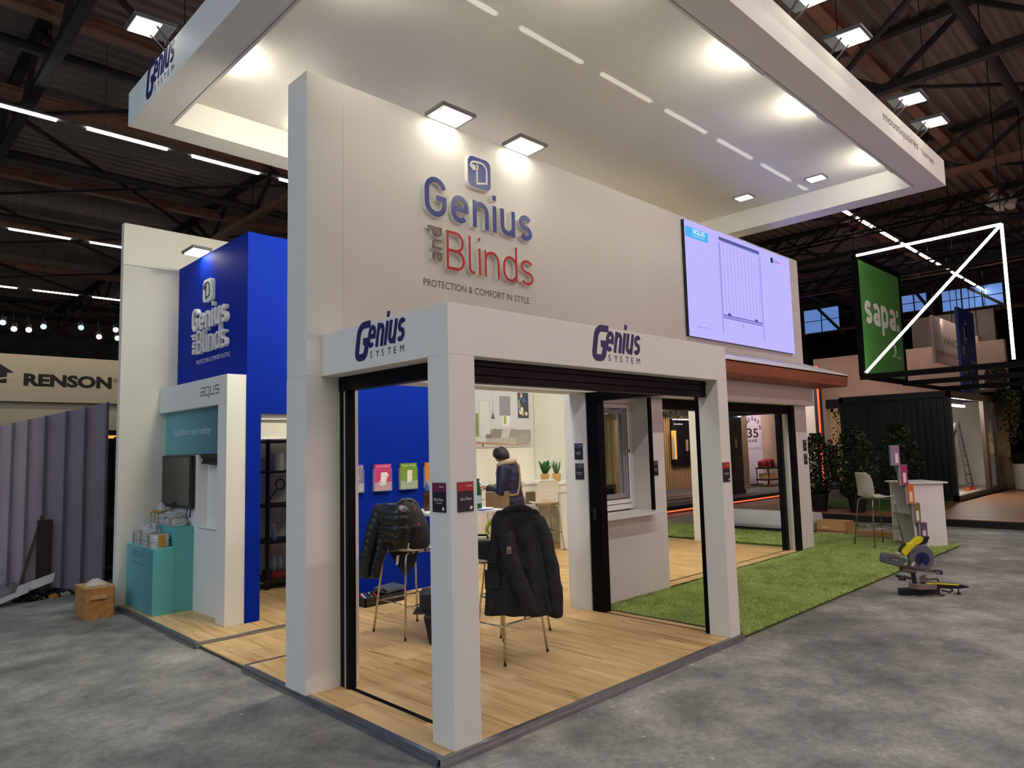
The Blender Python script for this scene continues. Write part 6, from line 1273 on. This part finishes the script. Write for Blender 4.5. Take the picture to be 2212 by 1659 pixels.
# clerestory glazing at the far end of the hall
SKY = mat('evening_sky_glazing', (120, 160, 235), .3, emit=.5, ecol=(120, 165, 245))
for n_, (u0, v0, u1, v1) in enumerate(((1735, 672, 1815, 712), (1945, 640, 2004, 668), (2032, 630, 2170, 656))):
    a, b = px(u0, v0, 'x', 33), px(u1, v1, 'x', 33); w_ = thing('window_%d' % (n_+2), 'far clerestory roof window with blue evening sky', 'window', (33, (a.y+b.y)/2, b.z), kind='structure')
    n = max(2, int(abs(a.y-b.y)/.7)); s = (a.y-b.y)/n
    for i in range(n):
        for j in range(2): part('pane', MB().box(33, b.y+s*i+.03, b.z+(a.z-b.z)/2*j+.02, 33.02, b.y+s*(i+1)-.03, b.z+(a.z-b.z)/2*(j+1)-.02), SKY, w_)
    part('glazing_bars', MB().box(32.98, b.y, b.z-.05, 33.03, a.y, b.z).box(32.98, b.y, a.z, 33.03, a.y, a.z+.05), RD, w_)
    bar_obj('truss_member', (32.7, b.y-.3, b.z-.3), (32.7, a.y-.5, a.z+.4), .12, RD, w_)
# dark end walls of the hall
solo('wall_far', MB().box(50, -30, -.05, 50.3, 62, 9.8), mat('dark_hall_wall', (30, 27, 28), .9), 'dark far end wall of the hall', 'wall', kind='structure'); solo('wall_left', MB().box(-32, 60, -.05, 50, 60.3, 9.8), mat('dark_hall_wall', (30, 27, 28), .9), 'dark left end wall of the hall', 'wall', kind='structure')
# ================================================================== PEOPLE
SKIN = mat('skin', (196, 150, 124), .5); HAIRM = mat('dark_hair', (22, 18, 17), .45, bump=.5, bscale=60)
def skin_mesh(name, joints, edges, m, parent, sub=2):
    ks = list(joints); me = bpy.data.meshes.new(name); me.from_pydata([joints[k][0] for k in ks], [(ks.index(a), ks.index(b)) for a, b in edges], [])
    o = bpy.data.objects.new(name, me); COL.objects.link(o); o.parent = parent
    o.modifiers.new('skin', 'SKIN'); sk = me.skin_vertices[0].data if me.skin_vertices else me.skin_vertices.new(name='s').data if hasattr(me.skin_vertices, 'new') else None
    for i, k in enumerate(ks): r = joints[k][1]; sk[i].radius = r if isinstance(r, tuple) else (r, r)
    sk[0].use_root = True
    s = o.modifiers.new('sub', 'SUBSURF'); s.levels = sub; s.render_levels = sub
    me.materials.append(m)
    for mo in o.modifiers:
        if mo.type == 'SKIN': mo.use_smooth_shade = True
    return o
def ensure_skin(o):
    pass
def head(parent, c, r, tilt, hair, m_skin=SKIN, glasses=False):
    """head ellipsoid with nose, ears, mouth; local +x is the face"""
    Q = Matrix.Translation(c) @ Matrix.Rotation(tilt, 4, 'Y')
    def tr(mb): mb.v = [tuple(Q @ Vector(p)) for p in mb.v]; return mb
    def prof(u, v):
        th, ph = 2*math.pi*u, math.pi*v; z = math.cos(ph); q = math.sin(ph); x = q*math.cos(th); y = q*math.sin(th)
        jaw = 1-.22*max(0, -z)
        return (x*r*.92*jaw+(.012 if x > 0 and z < 0 else 0), y*r*.74*jaw, z*r*1.16)
    h = part('head', tr(MB().grid(prof, 22, 16)), m_skin, parent, smooth=True, local=True)
    part('nose', tr(MB().loft([[(r*.84+.0*k, -.010, .035), (r*.86, .010, .035), (r*.86, .006, .03), (r*.84, -.006, .03)], [(r*.98, -.014, -.012), (r*.98, .014, -.012), (r*.86, .018, -.02), (r*.86, -.018, -.02)]] if False else [[(r*.86, -.008, .03), (r*.86, .008, .03), (r*.80, .008, .03), (r*.80, -.008, .03)], [(r*1.08, -.012, -.015), (r*1.08, .012, -.015), (r*.8, .016, -.02), (r*.8, -.016, -.02)]])), m_skin, h, local=True)
    for s in (-1, 1):
        part('ear', tr(MB().lathe([(.008, -.03), (.02, -.01), (.022, .015), (.01, .035)], (-.005, s*r*.74, -.0), 8, 1, .5)), m_skin, h, local=True)
        part('eye', tr(MB().lathe([(.003, -.006), (.010, 0), (.003, .006)], (r*.80, s*.034, .018), 8)), mat('eye_dark', (30, 26, 26), .3), h, local=True)
    part('mouth', tr(MB().box(r*.80, -.025, -.058, r*.84, .025, -.048)), mat('lips', (150, 88, 80), .5), h, local=True)
    def hp(u, v):
        th = 2*math.pi*u; face = max(0, math.cos(th)); lim = (.80-.46*face)*math.pi if hair == 'bob' else (.6-.3*face)*math.pi; ph = lim*v
        z = math.cos(ph); q = math.sin(ph); w_ = 1+.02*math.sin(th*9+v*5)
        return (q*math.cos(th)*r*1.03*w_, q*math.sin(th)*r*.86*w_, z*r*1.26*w_+.004)
    part('hair', tr(MB().grid(hp, 36, 12)), HAIRM, parent, smooth=True, local=True, solid=.012)
    if glasses: part('glasses', tr(MB().tube([(r*.0, -r*.78, .02), (r*.9, -r*.5, .015), (r*.95, -.02, .01), (r*.95, .02, .01), (r*.9, r*.5, .015), (0, r*.78, .02)], .004, 5)), CHROME, h, local=True)
def hand(parent, wrist, dirv, side, m=SKIN, curl=.5):
    """palm with four fingers and a thumb, local coords"""
    w_, d = Vector(wrist), Vector(dirv).normalized(); up = Vector((0, 0, 1)); s = d.cross(up).normalized()*side; n = s.cross(d)*side
    J = {'w': (w_, (.022, .028)), 'p': (w_+d*.05, (.016, .036)), 'k': (w_+d*.085, (.013, .034))}; E = [('w', 'p'), ('p', 'k')]
    for i in range(4):
        b = w_+d*.085+s*(.026-.017*i); l = (.07, .078, .074, .06)[i]
        m1 = b+d*l*.45-n*l*.12*curl; m2 = m1+d*l*.30-n*l*.32*curl; m3 = m2+d*l*.12-n*l*.3*curl
        for q, p in (('a', b), ('b', m1), ('c', m2), ('d', m3)): J['f%d%s' % (i, q)] = (p, .0085)
        E += [('k', 'f%da' % i), ('f%da' % i, 'f%db' % i), ('f%db' % i, 'f%dc' % i), ('f%dc' % i, 'f%dd' % i)]
    t1 = w_+d*.03+s*.035; J['t0'] = (t1, .011); J['t1'] = (t1+d*.03+s*.018, .010); J['t2'] = (t1+d*.055+s*.016-n*.01, .009)
    E += [('p', 't0'), ('t0', 't1'), ('t1', 't2')]
    return skin_mesh('hand', J, E, m, parent, 1)
V = Vector
def person(name, label, loc, rz, H, jacket_m, trouser_m, arms, head_tilt, lean, hair, shoe_m=BLACKP, glasses=False, legs=((.0, .1), (.0, -.1))):
    """arms: list of (shoulder, elbow, wrist, hand dir) in local coords for unit height 1.72; +x forward, +y left"""
    k = H/1.72; t = thing(name, label, 'person', loc, rz)
    hip = V((0, 0, .92)); ch = V((lean*.6, 0, 1.28)); nk = V((lean, 0, 1.46)); hd = V((lean+.07, 0, 1.575))
    S_ = lambda p: V(p)*k
    def body_mb(g, hem, arm_k, leg, quilt=0):
        mb = MB(); rings = []
        tab = [(.84, .095, .155), (.95, .105, .165), (1.08, .095, .145), (1.22, .11, .165), (1.34, .105, .175), (1.41, .085, .15), (1.455, .055, .075)]
        zs = [tab[0][0]+(tab[-1][0]-tab[0][0])*i/27 for i in range(28)]
        if hem is not None: zs = [hem, hem+.02]+[z for z in zs if z > hem+.03]
        for z in zs:
            for a_, b_ in zip(tab, tab[1:]):
                if a_[0] <= z <= b_[0] or (z < tab[0][0] and a_ is tab[0]) : break
            f = max(0, min(1, (z-a_[0])/(b_[0]-a_[0]))); rx = a_[1]*(1-f)+b_[1]*f+g; ry = a_[2]*(1-f)+b_[2]*f+g
            q = 1+quilt*abs(math.sin(z*34)); cx = lean*max(0, (z-.92)/.54)
            rings.append([((cx+rx*q*math.cos(k_*.3927))*k, ry*q*math.sin(k_*.3927)*k, z*k) for k_ in range(16)])
        if hem is not False: mb.loft(rings)
        for i, (sh_, el, wr, hdv) in enumerate(arms if arm_k else ()):
            S0, E0, W0 = S_(sh_), S_(el), S_(wr); c0 = S_((lean*.8, sh_[1]*.45, 1.36)); We = E0.lerp(W0, arm_k)
            mb.tube([c0, S0, S0.lerp(E0, .5), E0, E0.lerp(We, .5), We], [(.075+g)*k, (.062+g)*k, (.052+g)*k, (.045+g)*k, (.04+g)*k, (.03+g)*k], 12)
        for i, (fx, fy) in enumerate(legs if leg else ()):
            A0 = S_((0, fy*.85, .92)); K0 = S_((fx*.5+.02, fy, .48)); F0 = S_((fx, fy*1.1, .05 if leg == 1 else .09))
            mb.tube([A0, A0.lerp(K0, .5), K0, K0.lerp(F0, .4), F0], [(.085+g)*k, (.078+g)*k, (.055+g)*k, (.055+g)*k, (.038+g)*k], 12)
        return mb
    def fused(nm, mb, m, vox):
        o = part(nm, mb, m, t, smooth=True, local=True); r_ = o.modifiers.new('fuse', 'REMESH'); r_.mode = 'VOXEL'; r_.voxel_size = vox; r_.use_smooth_shade = True
        c_ = o.modifiers.new('smooth', 'SMOOTH'); c_.iterations = 3; c_.factor = .5
        return o
    bm_ = body_mb(0, None, 1.0, 1); bm_.tube([S_((lean*.9, 0, 1.40)), S_(nk), S_(hd)], [.06*k, .052*k, .055*k], 12)
    fused('body', bm_, SKIN, .014)
    fused('jacket', body_mb(.034, .80, .93, 0, .05), jacket_m, .013)
    fused('trousers', body_mb(.016, False, 0, 2).lathe([(.12*k, .80*k), (.135*k, .92*k), (.12*k, 1.0*k)], (0, 0, 0), 16, .95, 1.2), trouser_m, .014)
    for i, (fx, fy) in enumerate(legs): part('shoe', MB().loft([[(fx*k+x*k, (fy*1.12+yy)*k, z*k) for x, yy, z in ((-.07, -.04, h0), (.06, -.045, h0), (.17, -.025, h0*.8), (.18, .025, h0*.8), (.06, .045, h0), (-.07, .04, h0))] for h0 in (.0, .035, .07)]), shoe_m, t, local=True, smooth=False, bevel=.01)
    for i, (sh_, el, wr, hdv) in enumerate(arms): hand(t, S_(wr), hdv, 1 if sh_[1] < 0 else -1)
    head(t, S_(hd), .098*k, head_tilt, hair, glasses=glasses)
    return t
NVY = mat('navy_padded_jacket', (20, 24, 58), .5, bump=.35, bscale=9); DTR = mat('dark_trousers', (22, 24, 34), .8); BLKJ = mat('black_sweater', (10, 10, 13), .8)
pA = person('person', 'person in navy padded jacket and beige scarf looking down at a phone', (4.30, 3.78, 0), R(118), 1.74, NVY, DTR,
    [((.08, .20, 1.38), (.10, .25, 1.09), (.34, .10, 1.13), (.9, -.35, .25)), ((.06, -.20, 1.38), (.08, -.25, 1.09), (.34, -.06, 1.12), (.9, .3, .25))], R(42), .10, 'bob', glasses=True)
SC = mat('beige_scarf', (186, 170, 144), .9, bump=.5, bscale=50)
kk = 1.74/1.72
def loc_tube(name, pts, r, m, p, n=10, flat=None):
    part(name, MB().tube([(a*kk, b*kk, c*kk) for a, b, c in pts], r, n), m, p, smooth=True, local=True)
loc_tube('scarf', [(.10+.105*math.cos(a*.5236), .095*math.sin(a*.5236), 1.465+.035*math.cos(a*.5236+3.14)) for a in range(13)], .042, SC, pA)
loc_tube('scarf_end', [(.20, -.02, 1.44), (.235, -.05, 1.32), (.22, -.07, 1.20)], [.04, .045, .03], SC, pA)
TAN = mat('tan_leather', (132, 106, 78), .6)
part('bag_strap', MB().ribbon([(0, 0), (.12, -.22), (.22, -.45), (.27, -.62)], .03, (V((-.10, -.03, 1.47)), V((0, -1, 0)), V((0, 0, 1))), .045, .055), TAN, pA, local=True) if False else None
loc_tube('bag_strap', [(.09, -.10, 1.455), (.0, -.08, 1.475), (-.055, -.05, 1.43), (-.085, .0, 1.30), (-.10, .07, 1.16), (-.09, .14, 1.05), (-.02, .20, 1.04), (.10, .22, 1.08)], .016, TAN, pA, 6)
part('shoulder_bag', MB().loft([[((.16+.16*cx)*kk, (.235+.06*cy)*kk, (z+.2)*kk) for cx, cy in ((-1, -.6), (-.4, -1), (.4, -1), (1, -.6), (1, .6), (.4, 1), (-.4, 1), (-1, .6))] for z, s in ((.66, 1), (.72, 1), (.85, 1), (.90, 1))]), TAN, pA, local=True, bevel=.015)
ph = thing('phone', 'smartphone held up in both hands by the person in navy', 'phone', (0, 0, 0)); INV[ph] = Matrix.Identity(4)
fwd = V((math.cos(R(118)), math.sin(R(118)), 0)); lf = V((-math.sin(R(118)), math.cos(R(118)), 0)); pc = V((4.30, 3.78, 0))+fwd*.455*kk+lf*.02+V((0, 0, 1.185*kk)); ph.location = pc; INV[ph] = Matrix.Translation(pc).inverted()
pu = (fwd*.75+V((0, 0, .66))).normalized(); pn = lf.cross(pu)
part('case', MB().obox(pc, lf*.036, pu*.075, pn*.004), BLACKP, ph, bevel=.004); part('display', MB().obox(pc-pn*.0045 if pn.z < 0 else pc+pn*.0045, lf*.032, pu*.07, pn*.0006), mat('phone_display', (190, 205, 220), .2, emit=.5), ph)
person('person', 'person in black clothes standing left of the container', (25.96, 7.89, -.05), R(150), 1.80, BLKJ, DTR, [((.03, .20, 1.40), (.12, .26, 1.16), (.36, .20, 1.12), (1, .1, -.1)), ((.0, -.20, 1.40), (-.08, -.34, 1.20), (-.05, -.28, .98), (.3, .3, -.8))], R(8), .03, 'short', legs=((.06, .12), (-.08, -.14)))
person('person', 'person in black bending beside the shrub, mostly hidden by leaves', (25.4, 8.55, -.05), R(-40), 1.72, BLKJ, DTR, [((.05, .20, 1.38), (.14, .26, 1.12), (.36, .18, 1.08), (1, 0, -.1)), ((.05, -.20, 1.38), (.14, -.26, 1.12), (.30, -.16, 1.0), (1, .1, -.1))], R(20), .12, 'short')
